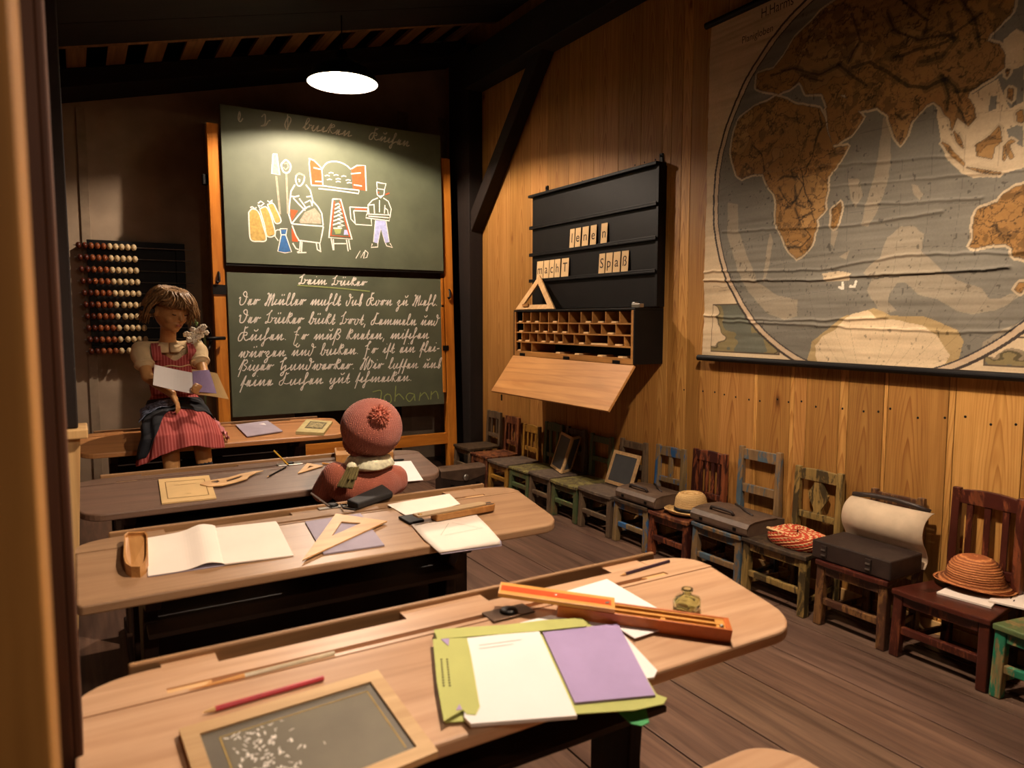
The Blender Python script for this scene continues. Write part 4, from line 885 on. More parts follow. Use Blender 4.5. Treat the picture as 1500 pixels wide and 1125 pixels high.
# ring
img[(RR > RAD - .006) & (RR < RAD)] = L3('#3a3430'); img[(RR >= RAD) & (RR < RAD + .02)] = L3('#cdb290'); img[(RR >= RAD + .02) & (RR < RAD + .031)] = L3('#40362e')
# insets
for (a, b, c_, d_, sd) in [(1044, 446, 1142, 524, 1), (1444, 492, 1560, 545, 2)]:
    P0 = mp(a, b); P1 = mp(c_, d_); box = (uu > P0[0]) & (uu < P1[0]) & (vv < P0[1]) & (vv > .03) & (RR > RAD + .031)
    fr_ = box & ((uu < P0[0] + .005) | (uu > P1[0] - .005) | (vv > P0[1] - .005) | (vv < .035)); ins = box & ~fr_
    q = vnoise(7, 8, 4); img[ins & (q > .5)] = L3('#8a7a52'); img[ins & (q > .58)] = L3('#6a6a5a'); img[ins & (np.abs(q - .5) < .012)] *= .4; img[fr_] = L3('#5a4a38')
# handwriting scribble and tears
for pl in ([(1046, 420), (1052, 419), (1060, 421), (1076, 418)], [(1054, 426), (1070, 424)]): dark(dist(pl) < .0022, .6)
for pl in ([(1230, 421), (1236, 423), (1234, 415)], [(1246, 420), (1252, 421), (1254, 413)]): img[dist(pl) < .005] = L3('#f0e4cc')
img *= (.68 + .22 * n3[..., None]); st = vnoise(5, 4, 4); img *= (1 - .22 * np.clip(st - .5, 0, 1))[..., None]
stre = vnoise(6, 90, 2); img *= (.93 + .14 * stre[..., None])
# creases: real ripples of the cloth
dep = (vnoise(5, 60, 2) - .5) * .0055 + (vnoise(3, 7, 2) - .5) * .012
for pts, w, h in [([(1030, 398), (1200, 395), (1330, 372), (1500, 370)], .006, .007), ([(1030, 411), (1190, 410), (1290, 402), (1400, 398), (1480, 392)], .006, .010), ([(1060, 340), (1250, 330), (1380, 310)], .006, .006), ([(1120, 255), (1250, 240), (1400, 228)], .006, .006), ([(1030, 462), (1150, 470), (1300, 465)], .006, .007), ([(1240, 300), (1330, 297), (1440, 290)], .006, .006), ([(1060, 470), (1400, 486), (1480, 484)], .006, .006), ([(1200, 275), (1350, 262), (1500, 250)], .005, .004)]:
    dep += h * np.exp(-(dist(pts) / w) ** 2)
for pts in ([(1270, 408), (1400, 399), (1480, 394)],): dark(dist(pts) < .003, .35)  # shade of the long crease, painted into the map colour as a dark line
dep = np.clip(dep + .010, .0, .03)
nv = NU * NV
me = bpy.data.meshes.new('map_sheet'); co = np.stack([MX - dep + .006, my0 - uu, mz0 + vv], -1).reshape(-1, 3) - np.array([MX, 1.9, 1.0])
idx = np.arange(nv).reshape(NV, NU); quads = np.stack([idx[:-1, :-1], idx[1:, :-1], idx[1:, 1:], idx[:-1, 1:]], -1).reshape(-1, 4)
me.vertices.add(nv); me.vertices.foreach_set('co', co.astype(np.float32).ravel()); me.loops.add(quads.size); me.loops.foreach_set('vertex_index', quads.astype(np.int32).ravel())
me.polygons.add(len(quads)); me.polygons.foreach_set('loop_start', np.arange(0, quads.size, 4, dtype=np.int32)); me.polygons.foreach_set('loop_total', np.full(len(quads), 4, np.int32)); me.polygons.foreach_set('use_smooth', np.ones(len(quads), bool))
me.update(calc_edges=True)
ca = me.color_attributes.new('tone', 'FLOAT_COLOR', 'POINT'); ca.data.foreach_set('color', np.concatenate([np.clip(img, 0, 1).reshape(-1, 3), np.ones((nv, 1))], 1).astype(np.float32).ravel())
mMap = toned('printed map cloth', .75, .06, 120, .06); me.materials.append(mMap)
sh = bpy.data.objects.new('map_sheet', me); COL.objects.link(sh); sh.parent = mt_; WM[sh.name] = WM[mt_.name]
mb = MB(); mb.tube([(MX - .012, my0 + .022, mz0 - .004), (MX - .012, my1 - .02, mz0 - .004)], .015, 14); mb.build('lower_rod', mBlack, mt_, smooth=False)
mb = MB(); mb.tube([(MX - .012, my0 + .022, mz1 + .008), (MX - .012, my1 - .02, mz1 + .008)], .016, 14); mb.build('upper_rod', mBlack, mt_)
for txt, pa, pb, sz in (('H.Harms', (1120, 29), (1168, 8), .062), ('Planigloben', (1092, 66), (1138, 46), .046)):
    vs, fs = text_geo(txt, sz); a = mp(*pa); b = mp(*pb); w = max(v[0] for v in vs); s = (b[0] - a[0]) / w
    m2 = MB(); m2.add([Vector((MX - .026, my0 - (a[0] + v[0] * s), mz0 + a[1] + v[1])) for v in vs], fs); m2.build('map_lettering', mInk, sh)

# ================================================================== ABACUS
AY = 5.685; KA = 1.066
ab = empty('abacus', (.355, AY, .97)); tag(ab, 'black wooden wall abacus with ten rows of red and cream beads', 'abacus')
ax0, ax1, az0, az1 = .080, .682, .971, 1.728
mb = MB(); mb.bb((ax0, AY + .01, az0), (ax1, AY + .025, az1)); mb.build('back_board', mBlack, ab)
for a, b in (((ax0, AY - .015, az1 - .05), (ax1, AY + .01, az1)), ((ax0, AY - .015, az0), (ax1, AY + .01, az0 + .05)), ((ax0, AY - .015, az0 + .05), (ax0 + .045, AY + .01, az1 - .05)), ((ax1 - .06, AY - .015, az0 + .05), (ax1, AY + .01, az1 - .05))):
    mb = MB(); mb.bb(a, b); mb.build('frame_bar', mBlack, ab, bevel=.003)
mBeadR = wood('red brown bead', '#7c4022', '#9c5a34', 'X', 30, .35, 0, 0); mBeadD = wood('dark brown bead', '#42190e', '#5a2512', 'X', 30, .35, 0, 0); mBeadC = wood('cream bead', '#cdb488', '#dfc9a0', 'X', 30, .4, 0, 0)
bmesh_ = {}
for r in range(10):
    z = 1.685 - r * .0783; xl_ = .032 + r * .0048
    mb = MB(); mb.tube([(xl_ - .03, AY - .04, z), (ax1 + .05, AY - .04, z)], .0028, 8); rod = mb.build('rod', mSteel, ab)
    mb = MB(); mb.bb((ax0 + .002, AY - .038, z - .004), (ax0 + .01, AY - .012, z + .004)); mb.bb((ax1 - .012, AY - .038, z - .004), (ax1 - .004, AY - .012, z + .004)); mb.build('rod_bracket', mIron, ab)
    for k in range(10):
        key = 'D' if k < 2 else 'R' if k < 5 else 'C'
        x = xl_ + .0362 * k + (.01 if (r > 4 and k > 5) else 0)
        if key not in bmesh_:
            mb = MB(); mb.ball((0, 0, 0), (.0176, .0224, .0224), 14); o = mb.build('bead', {'D': mBeadD, 'R': mBeadR, 'C': mBeadC}[key], origin=(0, 0, 0), smooth=True); bmesh_[key] = o
        else:
            o = bmesh_[key].copy(); COL.objects.link(o)
        o.parent = ab; o.location = Vector((x, AY - .04, z)) - Vector((.355, AY, .97))

# ================================================================== CHAIRS ALONG THE WALL
def chair(yc, style, label, paint, seatm=None, sh=.245, bh=.57, wf=.30, wb=.225, xc=2.47, nslat=3, rz=0, dep=.27, splat=None, rails=1):
    seatm = seatm or paint
    t = empty('wooden_chair', (xc, yc, 0), rz); tag(t, label, 'chair', 'old small wooden chairs along the plank wall')
    a, b = wf / 2, wb / 2; L = dict(local=True)
    mb = MB()
    outl = [(-.012, -a), (-.02, -a * .5), (-.02, a * .5), (-.012, a), (dep, b), (dep, -b)]
    if style == 'slatseat':
        for k in range(7):
            f0, f1 = k / 7 + .008, (k + 1) / 7 - .008
            q = lambda f, x: -a + 2 * a * f if x < .1 else -b + 2 * b * f
            mb.hexa([V(-.012, q(f0, 0), sh - .016), V(-.012, q(f1, 0), sh - .016), V(dep, q(f1, 1), sh - .016), V(dep, q(f0, 1), sh - .016)], [V(-.012, q(f0, 0), sh), V(-.012, q(f1, 0), sh), V(dep, q(f1, 1), sh), V(dep, q(f0, 1), sh)])
    else:
        mb.prism(outl, lambda x, y: V(x, y, sh - .02), lambda x, y: V(x, y, sh))
    mb.build('seat', seatm, t, bevel=.004, **L)
    lw = .034
    for s in (-1, 1):
        mb = MB(); ya = s * (a - .022); mb.bar((.012, ya, sh - .02), (.002, ya + s * .004, 0), lw, lw, (1, 0, 0)); mb.build('front_leg', paint, t, bevel=.004, **L)
        mb = MB(); yb = s * (b - .016); xb = dep + .004
        mb.hexa([V(xb - .015 + dx, yb + dy, 0) for dx, dy in ((-.016, -.015), (.016, -.015), (.016, .015), (-.016, .015))], [V(xb + dx, yb + dy, sh) for dx, dy in ((-.016, -.015), (.016, -.015), (.016, .015), (-.016, .015))])
        mb.hexa([V(xb + dx, yb + dy, sh) for dx, dy in ((-.016, -.015), (.016, -.015), (.016, .015), (-.016, .015))], [V(2.752 - xc + dx, yb * .98 + dy, bh) for dx, dy in ((-.012, -.014), (.008, -.014), (.008, .014), (-.012, .014))])
        mb.build('back_post', paint, t, bevel=.003, **L)
    def bx(z): return dep + .004 + (2.752 - xc - dep - .004) * max(0, (z - sh) / (bh - sh))
    def brail(z, h, m=paint, name='back_rail', arch=0):
        mb = MB(); x = bx(z + h / 2); w = b - .018
        n = 7; R0 = []
        for k in range(n):
            y = -w + 2 * w * k / (n - 1); zz = arch * (1 - (2 * k / (n - 1) - 1) ** 2)
            R0.append([V(x - .009, y, z), V(x + .009, y, z), V(x + .009, y, z + h + zz), V(x - .009, y, z + h + zz)])
        mb.rings(R0); mb.build(name, m, t, bevel=.002, **L)
    if style in ('slats', 'slatseat'):
        brail(bh - .055, .045, arch=.012); brail(sh + .05, .03)
        for k in range(nslat):
            y = (-.5 + (k + .5) / nslat) * (wb - .07); z0_, z1_ = sh + .08, bh - .055
            mb = MB(); mb.bar((bx(z0_), y, z0_), (bx(z1_), y, z1_), .022, .01, (1, 0, 0)); mb.build('slat', paint, t, bevel=.002, **L)
    elif style == 'rails':
        brail(bh - .06, .05); brail(sh + .12, .04)
    elif style == 'splat':
        brail(bh - .055, .045, arch=.008); brail(sh + .07, .028)
        z0_, z1_ = sh + .098, bh - .055; H = z1_ - z0_
        prof = splat or [(.02, 0), (.018, .15), (.045, .45), (.05, .6), (.03, .82), (.016, 1)]
        mb = MB(); mb.hexa([V(bx(z0_ + H * f) - .005, w_, z0_ + H * f) for w_, f in prof] + [V(bx(z0_ + H * f) - .005, -w_, z0_ + H * f) for w_, f in prof[::-1]],
                           [V(bx(z0_ + H * f) + .005, w_, z0_ + H * f) for w_, f in prof] + [V(bx(z0_ + H * f) + .005, -w_, z0_ + H * f) for w_, f in prof[::-1]])
        mb.build('splat', paint, t, **L)
    elif style == 'plain':
        brail(bh - .05, .04); brail(sh + .1, .03)
    mb = MB(); mb.bb((-.004, -a + .04, sh - .055), (.012, a - .04, sh - .02)); mb.build('apron', paint, t, bevel=.002, **L)
    mb = MB(); mb.bb((-.006, -a + .036, .085), (.014, a - .036, .113)); mb.build('front_stretcher', paint, t, bevel=.004, **L)
    for s in (-1, 1):
        mb = MB(); mb.bar((.01, s * (a - .02), .06), (dep - .01, s * (b - .016), .06), .014, .022); mb.build('side_stretcher', paint, t, bevel=.003, **L)
    return t
pRed = painted('dark red brown varnish', '#4a1f14', '#85482a', .43, .35); pRedSeat = painted('worn red brown seat', '#53261a', '#3a2018', .42, .3)
pBrown = painted('brown worn varnish', '#4e3020', '#8a6238', .48, .4); pOlive = painted('olive yellow worn paint', '#4a3c22', '#9c7f45', .52, .45); pOliveSeat = painted('dark olive seat', '#3f3226', '#57452f', .5, .5)
pBlue = painted('grey blue worn paint', '#4e626e', '#8d6e48', .52, .5); pBlueBright = painted('bright blue worn paint', '#2f6496', '#8a7048', .54, .5); pTeal = painted('teal green worn paint', '#1f7a57', '#a08655', .48, .5); pTealSeat = painted('worn green seat', '#5f7244', '#8f7648', .5, .5)
pGreen = painted('dull green worn paint', '#4c5b36', '#6c5733', .46, .55); pMoss = painted('moss yellow seat', '#8c8046', '#5f5236', .48, .6); pYellow = painted('yellow worn paint', '#a8782a', '#6e4d22', .44, .5); pGrey = painted('greyed bare wood', '#5a4632', '#6f5940', .5, .6); pGreySeat = painted('greyed bare seat', '#5b4c40', '#6d5b4a', .5, .6)
pRust = painted('rust brown worn paint', '#5a2c1a', '#9a5e34', .48, .5); pDarkR = painted('dark cherry worn paint', '#3a1712', '#8a4a2a', .48, .4)
chair(.965, 'plain', 'teal green worn chair with loose papers, nearest at the right edge', pTeal, pTealSeat, sh=.24, wf=.33)
chair(1.30, 'slats', 'dark red chair with three back slats under the orange straw hat', pRed, pRedSeat, sh=.245, bh=.59, wf=.33, wb=.25)
chair(1.63, 'plain', 'brown red chair carrying the upright satchel with cream flap', pBrown, pRed, sh=.26, bh=.52, wf=.30)
chair(1.985, 'splat', 'olive brown chair with vase-shaped splat under the red woven basket', pOlive, pOliveSeat, sh=.255, bh=.55, wf=.33, wb=.245)
chair(2.305, 'rails', 'grey blue chair with two wide back rails under a flat satchel', pBlue, sh=.25, bh=.59, wf=.30, wb=.255)
chair(2.62, 'slats', 'dark cherry chair with narrow back slats under the straw hat with black band', pDarkR, pRust, sh=.235, bh=.53, wf=.28, wb=.235, nslat=4)
chair(2.905, 'splat', 'bright blue and olive chair with narrow blue splat under a dark satchel', pBlueBright, pOliveSeat, sh=.24, bh=.51, wf=.28, wb=.23, splat=[(.014, 0), (.016, .5), (.012, .8), (.012, 1)])
chair(3.215, 'plain', 'greyed bare wood chair with a single slate standing on it', pGrey, pGreySeat, sh=.235, bh=.50, wf=.30, wb=.24)
chair(3.515, 'plain', 'dull green chair with yellowish seat beside the single slate', pGreen, pMoss, sh=.222, bh=.49, wf=.27, wb=.22)
chair(3.78, 'plain', 'bare brown chair with the folding double slate on it', pGrey, pGreySeat, sh=.226, bh=.50, wf=.25, wb=.215)
chair(4.035, 'slatseat', 'green chair with slatted seat left of the double slate', pGreen, pMoss, sh=.213, bh=.50, wf=.25, wb=.22, nslat=2)
chair(4.315, 'slats', 'yellow worn chair with yellow back slats in the far row', pYellow, pGreySeat, sh=.213, bh=.45, wf=.27, wb=.225, nslat=3)
chair(4.585, 'slatseat', 'rust brown chair with slatted seat beside the yellow chair', pRust, pRust, sh=.22, bh=.48, wf=.25, wb=.21, nslat=3)
chair(4.86, 'slats', 'dark moss chair in the far corner beside the post', pGrey, pOliveSeat, sh=.24, bh=.49, wf=.27, wb=.22, nslat=2)
# ================================================================== THINGS ON THE DESKS
def pt(i, px, py, h=0.0):
    p = atp(px, py, (0, DY[i], ZN + h), (0, -SL, 1))
    if p.y > DY[i] + DS: p = atz(px, py, ZB + h)
    return p
def slab(name, i, poly, thick, lift, mats, parent=None, mb=None, build=True, bevel=0):
    mb = mb or MB(); q = [pt(i, x, y, lift + thick) for x, y in poly]
    mb.hexa([p - Vector((0, 0, thick)) for p in q], q)
    return mb.build(name, mats, parent, bevel=bevel) if build else mb
def quadpt(Q, s, t):
    a = Q[0].lerp(Q[1], s); b = Q[3].lerp(Q[2], s); return a.lerp(b, t)
def inset(name, Q, rect, lift, thick, mats, parent):
    """a panel lying on quad Q (TL,TR,BR,BL world points), rect in 0..1"""
    s0, t0, s1, t1 = rect; c = [quadpt(Q, s0, t0), quadpt(Q, s1, t0), quadpt(Q, s1, t1), quadpt(Q, s0, t1)]; Z = Vector((0, 0, 1))
    mb = MB(); mb.hexa([p + Z * lift for p in c], [p + Z * (lift + thick) for p in c]); return mb.build(name, mats, parent)
def lines_on(name, Q, segs, w, lift, mats, parent):
    mb = MB()
    for (a, b, c, d_) in segs:
        p, q = quadpt(Q, a, b), quadpt(Q, c, d_); p = p + Vector((0, 0, lift)); q = q + Vector((0, 0, lift)); s = (q - p).cross(Vector((0, 0, 1))).normalized() * w / 2
        mb.add([p - s, q - s, q + s, p + s], [(0, 1, 2, 3)])
    return mb.build(name, mats, parent)
def framed_slate(name, C, wf, thick, Nn, mfr, msl, parent=None):
    """C = four outer corners in order; frame width as a fraction of the size"""
    ctr = sum(C, Vector()) / 4; I = []
    for k in range(4):
        a = (C[(k + 1) % 4] - C[k]).normalized(); b = (C[k - 1] - C[k]).normalized(); I.append(C[k] + (a + b) * wf)
    o = MB()
    for k in range(4):
        j = (k + 1) % 4; o.hexa([C[k], C[j], I[j], I[k]], [v + Nn * thick for v in (C[k], C[j], I[j], I[k])])
    o = o.build('frame' if parent else name, mfr, parent)
    m2 = MB(); m2.hexa([v + Nn * thick * .3 for v in I], [v + Nn * thick * .7 for v in I]); s = m2.build('slate_panel', msl, o)
    return o, [v + Nn * thick * .7 for v in I], s
def pencil(name, p, q, r, mbody, mtip, label, cat='pencil', tipf=.1):
    p, q = Vector(p), Vector(q); b = MB(); b.tube([p, p.lerp(q, 1 - tipf)], r, 6); o = b.build(name, mbody); tag(o, label, cat)
    b = MB(); b.tube([p.lerp(q, 1 - tipf), q], [r, r * .15], 6); b.build('tip', mtip, o); return o
Zu = Vector((0, 0, 1))
# ---- nearest desk
C = [pt(0, 262, 1066, .012), pt(0, 553, 980, .012), pt(0, 641, 1099, .012), None]
C[3] = C[0] + (C[2] - C[1]) * 1.05; C = [c - Zu * .012 for c in C]
mSlateFr = wood('pale slate frame', '#c19a68', '#dcb988', 'X', 26, .5, .06, .2)
o, I, sp = framed_slate('writing_slate', C, .024, .012, NRM, mSlateFr, plain('brownish slate', '#5f5748', .5, var=.12, scale=6)); tag(o, 'wooden framed slate with chalk flowers at the left end of the nearest desk', 'slate')
Q = I; qs = [(.09, .1, .95, .1), (.09, .1, .09, .95), (.95, .1, .95, .95)]
inset('ruled_field', Q, (.1, .11, .94, .99), .0001, .0003, plain('olive ruled slate', '#6b6350', .6, var=.12, scale=9), sp)
lines_on('yellow_border', Q, qs, .0022, .0006, mChalkY, sp)
mb = MB(); mb.mi = 0
for k in range(150):
    u, v = (abs(random.gauss(.0, .16)) + .12, random.uniform(.12, .98)); L = random.uniform(.008, .022)
    if u > .8: continue
    a = random.uniform(0, PI); p = quadpt(Q, u, v) + Zu * .0008; q = p + Vector((math.cos(a), math.sin(a), SL * math.sin(a))) * L * .45; s = (q - p).cross(Zu).normalized() * random.uniform(.0006, .0016); mb.add([p - s, q - s, q + s, p + s], [(0, 1, 2, 3)])
for k in range(0):
    a = .33 + k * .05; p = quadpt(Q, a, .08 - .0 * k) + Zu * .0008; q = p + Vector((.008, .006, 0)); s = Vector((.0, .002, 0)); mb.add([p - s, q - s, q + s, p + s], [(0, 1, 2, 3)])
mb.build('chalk_flowers', mChalkW, sp)
pencil('red_pencil', pt(0, 474, 993, .005), pt(0, 296, 1044, .005), .0042, mRed, mOldPaper, 'red pencil lying along the upper edge of the slate on the nearest desk')
pencil('glass_pen', pt(0, 490, 957, .002), pt(0, 276, 1011, .002), .0042, plain('pale glass pen', '#d8c7a4', .12, spec=.8), mYelWood, 'yellow pen with a shiny pale shaft in the pen groove of the nearest desk', 'pen', .36)
pencil('dark_pencil', pt(0, 980, 822, .003), pt(0, 908, 843, .003), .004, plain('plum lacquer', '#3a2430', .4), mPaleWood, 'short dark pencil in the right pen groove of the nearest desk')
# loose papers
o = slab('paper_sheet', 0, [(822, 868), (889, 848), (1000, 912), (930, 935)], .0012, .006, mWhitePaper); tag(o, 'white sheet lying under the open orange pencil case', 'paper')
o = slab('exercise_book', 0, [(762, 912), (806, 901), (900, 915), (963, 982), (958, 992), (905, 1000), (780, 930)], .004, .0005, mWhitePaper); tag(o, 'thin white exercise book half hidden under the pale green folder', 'notebook')
# green folder with lilac booklet
fo = empty('card_folder', pt(0, 800, 990)); tag(fo, 'pale green card folder lying open on the nearest desk under the lilac booklet', 'folder')
slab('folder_board', 0, [(636, 922), (860, 907), (868, 920), (900, 915), (962, 1017), (977, 1022), (972, 1031), (930, 1040), (652, 1058), (640, 1000)], .0015, .005, mGreenCard, fo)
slab('side_flap', 0, [(634, 936), (684, 934), (690, 960), (703, 1035), (697, 1047), (684, 1046), (678, 1040), (650, 1056), (640, 1000)], .0012, .0125, mGreenCard, fo)
slab('top_flap', 0, [(636, 922), (700, 920), (800, 908), (852, 905), (861, 913), (858, 917), (790, 924), (640, 936)], .0012, .0125, mGreenCard, fo)
slab('notch', 0, [(646, 936), (658, 935), (657, 946)], .0008, .0139, mPurple, fo); slab('notch', 0, [(668, 1040), (673, 1031), (677, 1039)], .0008, .0139, mPurple, fo)
Qf = [pt(0, 645, 960, .0140), pt(0, 662, 960, .0140), pt(0, 668, 1015, .0140), pt(0, 650, 1015, .0140)]
lines_on('folder_print', Qf, [(.05, .1 + .07 * k, .05 + .0, .14 + .07 * k) for k in range(11)] + [(.55, .1 + .07 * k, .55, .14 + .07 * k) for k in range(11)], .003, .0003, mInk, fo)
slab('bright_flap', 0, [(905, 1042), (945, 1032), (951, 1058), (940, 1063), (925, 1060)], .0015, -.012, mGreenTab, fo)
bk = slab('booklet', 0, [(680, 935), (789, 923), (845, 1048), (690, 1060), (680, 1050)], .006, .0068, mWhitePaper); tag(bk, 'open booklet with white left page and lilac right page on the green folder', 'booklet')
slab('lilac_page', 0, [(795, 926), (905, 913), (960, 1018), (842, 1029)], .004, .0068, mPurple, bk)
Qb = [pt(0, 700, 940, .0130), pt(0, 785, 928, .0130), pt(0, 835, 1040, .0130), pt(0, 700, 1050, .0130)]
lines_on('pencil_notes', Qb, [(.02 + .0 * k, .06 + .05 * k, random.uniform(.5, .85), .06 + .05 * k) for k in range(2)], .0012, .0003, mChalkFaint, bk)
# open pencil case with slid lid
P = pt(0, 1070, 943); dx = (pt(0, 895, 918) - P); dx.normalize(); wv = dx.cross(Zu); wv = wv - NRM * wv.dot(NRM); wv.normalize()
if wv.y < 0: wv = -wv
Lb = (pt(0, 815, 906) - P).length; Ll = (pt(0, 895, 918) - P).length
def fbox(mb, a0, a1, w0, w1, h0, h1, o=None): 
    o = o or P; f = lambda a, w, h: o + dx * a + wv * w + NRM * h
    return mb.hexa([f(a0, w0, h0), f(a1, w0, h0), f(a1, w1, h0), f(a0, w1, h0)], [f(a0, w0, h1), f(a1, w0, h1), f(a1, w1, h1), f(a0, w1, h1)])
pc = empty('pencil_case', P + dx * Lb / 2); tag(pc, 'open orange lacquered pencil case with its lid slid out, lying across the nearest desk', 'pencil case')
WC, HC = .048, .030
mb = MB(); fbox(mb, 0, Lb, 0, .005, .001, HC); fbox(mb, 0, Lb, WC - .005, WC, .001, HC); fbox(mb, 0, .012, .005, WC - .005, .001, HC); fbox(mb, Lb - .006, Lb, .005, WC - .005, .001, HC); fbox(mb, .012, Lb - .006, .005, WC - .005, .001, .006); mb.build('case_body', mOrange, pc, bevel=.0012)
mb = MB(); fbox(mb, .012, Lb - .006, .020, .027, .006, HC - .002); fbox(mb, .012, Ll, .005, .009, .006, HC - .002); fbox(mb, .012, Ll, WC - .009, WC - .005, .006, HC - .002); fbox(mb, Ll * .55, Ll * .55 + .01, .005, .021, .006, HC - .004); fbox(mb, .012, .03, .005, WC - .005, .006, HC - .003); mb.build('case_insert', mYelWood, pc)
mb = MB(); fbox(mb, .03, Ll, .005, .021, .006, HC - .009); fbox(mb, .03, Ll, .026, WC - .005, .006, HC - .009); mb.build('case_lining', mDark, pc)
mb = MB(); q = P + dx * .02 + wv * .012 + NRM * (HC - .002); mb.ball(q, .005, 10); mb.build('snap_button', mSteel, pc, smooth=True)
Lt = (pt(0, 727, 890, HC) - P).length
mb = MB(); fbox(mb, Ll - .004, Lt, 0, WC, HC + .0005, HC + .010); ld_ = mb.build('case_lid', mYelWood, pc, bevel=.0015)
mb = MB(); fbox(mb, Ll + .004, Lt - .004, .014, .034, HC + .010, HC + .0106); mb.build('lid_stripe', plain('red orange lacquer', '#d4511e', .35, var=.08, scale=40), ld_)
mb = MB(); q = P + dx * (Ll + .012) + wv * .022 + NRM * (HC + .0112); mb.ball(q, (.006, .004, .001), 10); q = P + dx * ((Ll + Lt) / 2) + wv * .024 + NRM * (HC + .0112); mb.ball(q, (.004, .003, .001), 10); mb.build('lid_emblem', mSteel, ld_)
# green glass ink bottle
mGlass = glass('green bottle glass', '#eef8d8'); p = pt(0, 1006, 893); ib = empty('ink_bottle', p); tag(ib, 'small green glass ink bottle with short neck at the right of the nearest desk', 'ink bottle')
Rz = Matrix.Translation(p) @ Matrix.Rotation(.5, 4, 'Z')
def sq(r, z, k=.62):
    out = []
    for j in range(32):
        a = 2 * PI * j / 32; c, s = math.cos(a), math.sin(a); q = (abs(c) ** 4 + abs(s) ** 4) ** -.25; out.append(Rz @ Vector((c * q * r, s * q * r, z)))
    return out
mb = MB(); mb.rings([sq(.024, .001), sq(.027, .004), sq(.027, .022), sq(.024, .028), [Rz @ Vector((.011 * math.cos(2 * PI * j / 32), .011 * math.sin(2 * PI * j / 32), .033)) for j in range(32)], [Rz @ Vector((.009 * math.cos(2 * PI * j / 32), .009 * math.sin(2 * PI * j / 32), .040)) for j in range(32)], [Rz @ Vector((.013 * math.cos(2 * PI * j / 32), .013 * math.sin(2 * PI * j / 32), .043)) for j in range(32)], [Rz @ Vector((.012 * math.cos(2 * PI * j / 32), .012 * math.sin(2 * PI * j / 32), .048)) for j in range(32)],
    [Rz @ Vector((.007 * math.cos(2 * PI * j / 32), .007 * math.sin(2 * PI * j / 32), .047)) for j in range(32)], [Rz @ Vector((.006 * math.cos(2 * PI * j / 32), .006 * math.sin(2 * PI * j / 32), .036)) for j in range(32)], sq(.020, .024), sq(.023, .020), sq(.023, .006)], True, True)
mb.build('bottle_body', mGlass, ib, smooth=True)
mb = MB()
for k in range(4):
    a = k * PI / 2; mb.tube([Rz @ Vector((.028 * math.cos(a + .5 * s) * 1.0, .028 * math.sin(a + .5 * s), .014)) for s in (-1, 0, 1)], .002, 6)
mb.build('pen_rest_ribs', mGlass, ib, smooth=True)
# ---- second desk
def rbox(name, i, poly, h, wall, mats, label, cat, r=.02, floor=.004):
    """open box standing on the desk: outer outline in photo points"""
    q = [pt(i, x, y, h) - Zu * h for x, y in poly]; c = sum(q, Vector()) / len(q); mb = MB(); n = len(q)
    I = [v + (c - v).normalized() * wall for v in q]
    for k in range(n):
        j = (k + 1) % n; mb.hexa([q[k], q[j], I[j], I[k]], [v + Zu * h for v in (q[k], q[j], I[j], I[k])])
    mb.hexa(I, [v + Zu * floor for v in I]); o = mb.build(name, mats); tag(o, label, cat); return o, I
o, I = rbox('pencil_box', 1, [(182, 783), (187, 779), (212, 778), (216, 782), (217, 815), (213, 824), (205, 830), (192, 830), (184, 825), (181, 815)], .028, .009, mCaseWood, 'small light wooden pencil box with rounded end left of the open exercise book', 'pencil box', floor=.02)
# open exercise book with curling page
eb = empty('exercise_book', pt(1, 325, 810)); tag(eb, 'open cream exercise book with a curling left page on the second desk', 'notebook')
Ls = [pt(1, 215, 790), pt(1, 315, 773)]; Lf = [pt(1, 217, 846), pt(1, 330, 829)]
def page(A0, A1, B0, B1, hf, th, name, mats, n=14):
    mb = MB(); R0 = []
    for k in range(n + 1):
        s = k / n; a = A0.lerp(A1, s); b = B0.lerp(B1, s); row = []
        for q in range(9):
            f = q / 8; p = a.lerp(b, f); row.append(Vector((p.x, p.y, topz(1, p.y) + hf(s, f))))
        R0.append(row + [v + Zu * th for v in row[::-1]])
    mb.rings(R0); return mb.build(name, mats, eb, smooth=False)
page(Ls[0], Ls[1], Lf[0], Lf[1], lambda s, f: .0006, .002, 'cover', mPurpleDim)
page(Ls[0], Ls[1], Lf[0], Lf[1], lambda s, f: .003 + .013 * math.exp(-((s - .78) / .2) ** 2) * (1 - .1 * f) - (.0 if s < .97 else .002), .0012, 'left_page', mPaper, 24)
page(pt(1, 313, 777), pt(1, 404, 765), pt(1, 329, 830), pt(1, 430, 815), lambda s, f: .0005 + .004 * (1 - s), .003, 'right_page', mPaper)
# lilac notebook, set square, pen, spectacle case
o = slab('exercise_book', 1, [(447, 764), (528, 752), (563, 798), (474, 811)], .004, .0005, mPurpleDim); tag(o, 'greyish lilac exercise book under the big wooden set square', 'notebook')
mSetSq = wood('maple set square', '#c08f54', '#d9ab70', 'X', 26, .45, .05, .3)
A_ = [pt(1, 492, 752, .010), pt(1, 567, 763, .010), pt(1, 443, 820, .010)]
I_ = [pt(1, 500, 764, .010), pt(1, 529, 766, .010), pt(1, 486, 785, .010)]
mb = MB()
for k in range(3):
    j = (k + 1) % 3; mb.hexa([v - Zu * .004 for v in (A_[k], A_[j], I_[j], I_[k])], [A_[k], A_[j], I_[j], I_[k]])
o = mb.build('set_square', mSetSq); tag(o, 'large wooden set square lying over the lilac exercise book on the second desk', 'set square')
p = pt(1, 487, 745, .012); q = aty(455, 722, p.y + .03); pencil('dip_pen', q, p, .0035, plain('grey pen shaft', '#5a4a40', .35), mIron, 'dip pen standing aslant in the inkwell of the second desk', 'pen', .15)
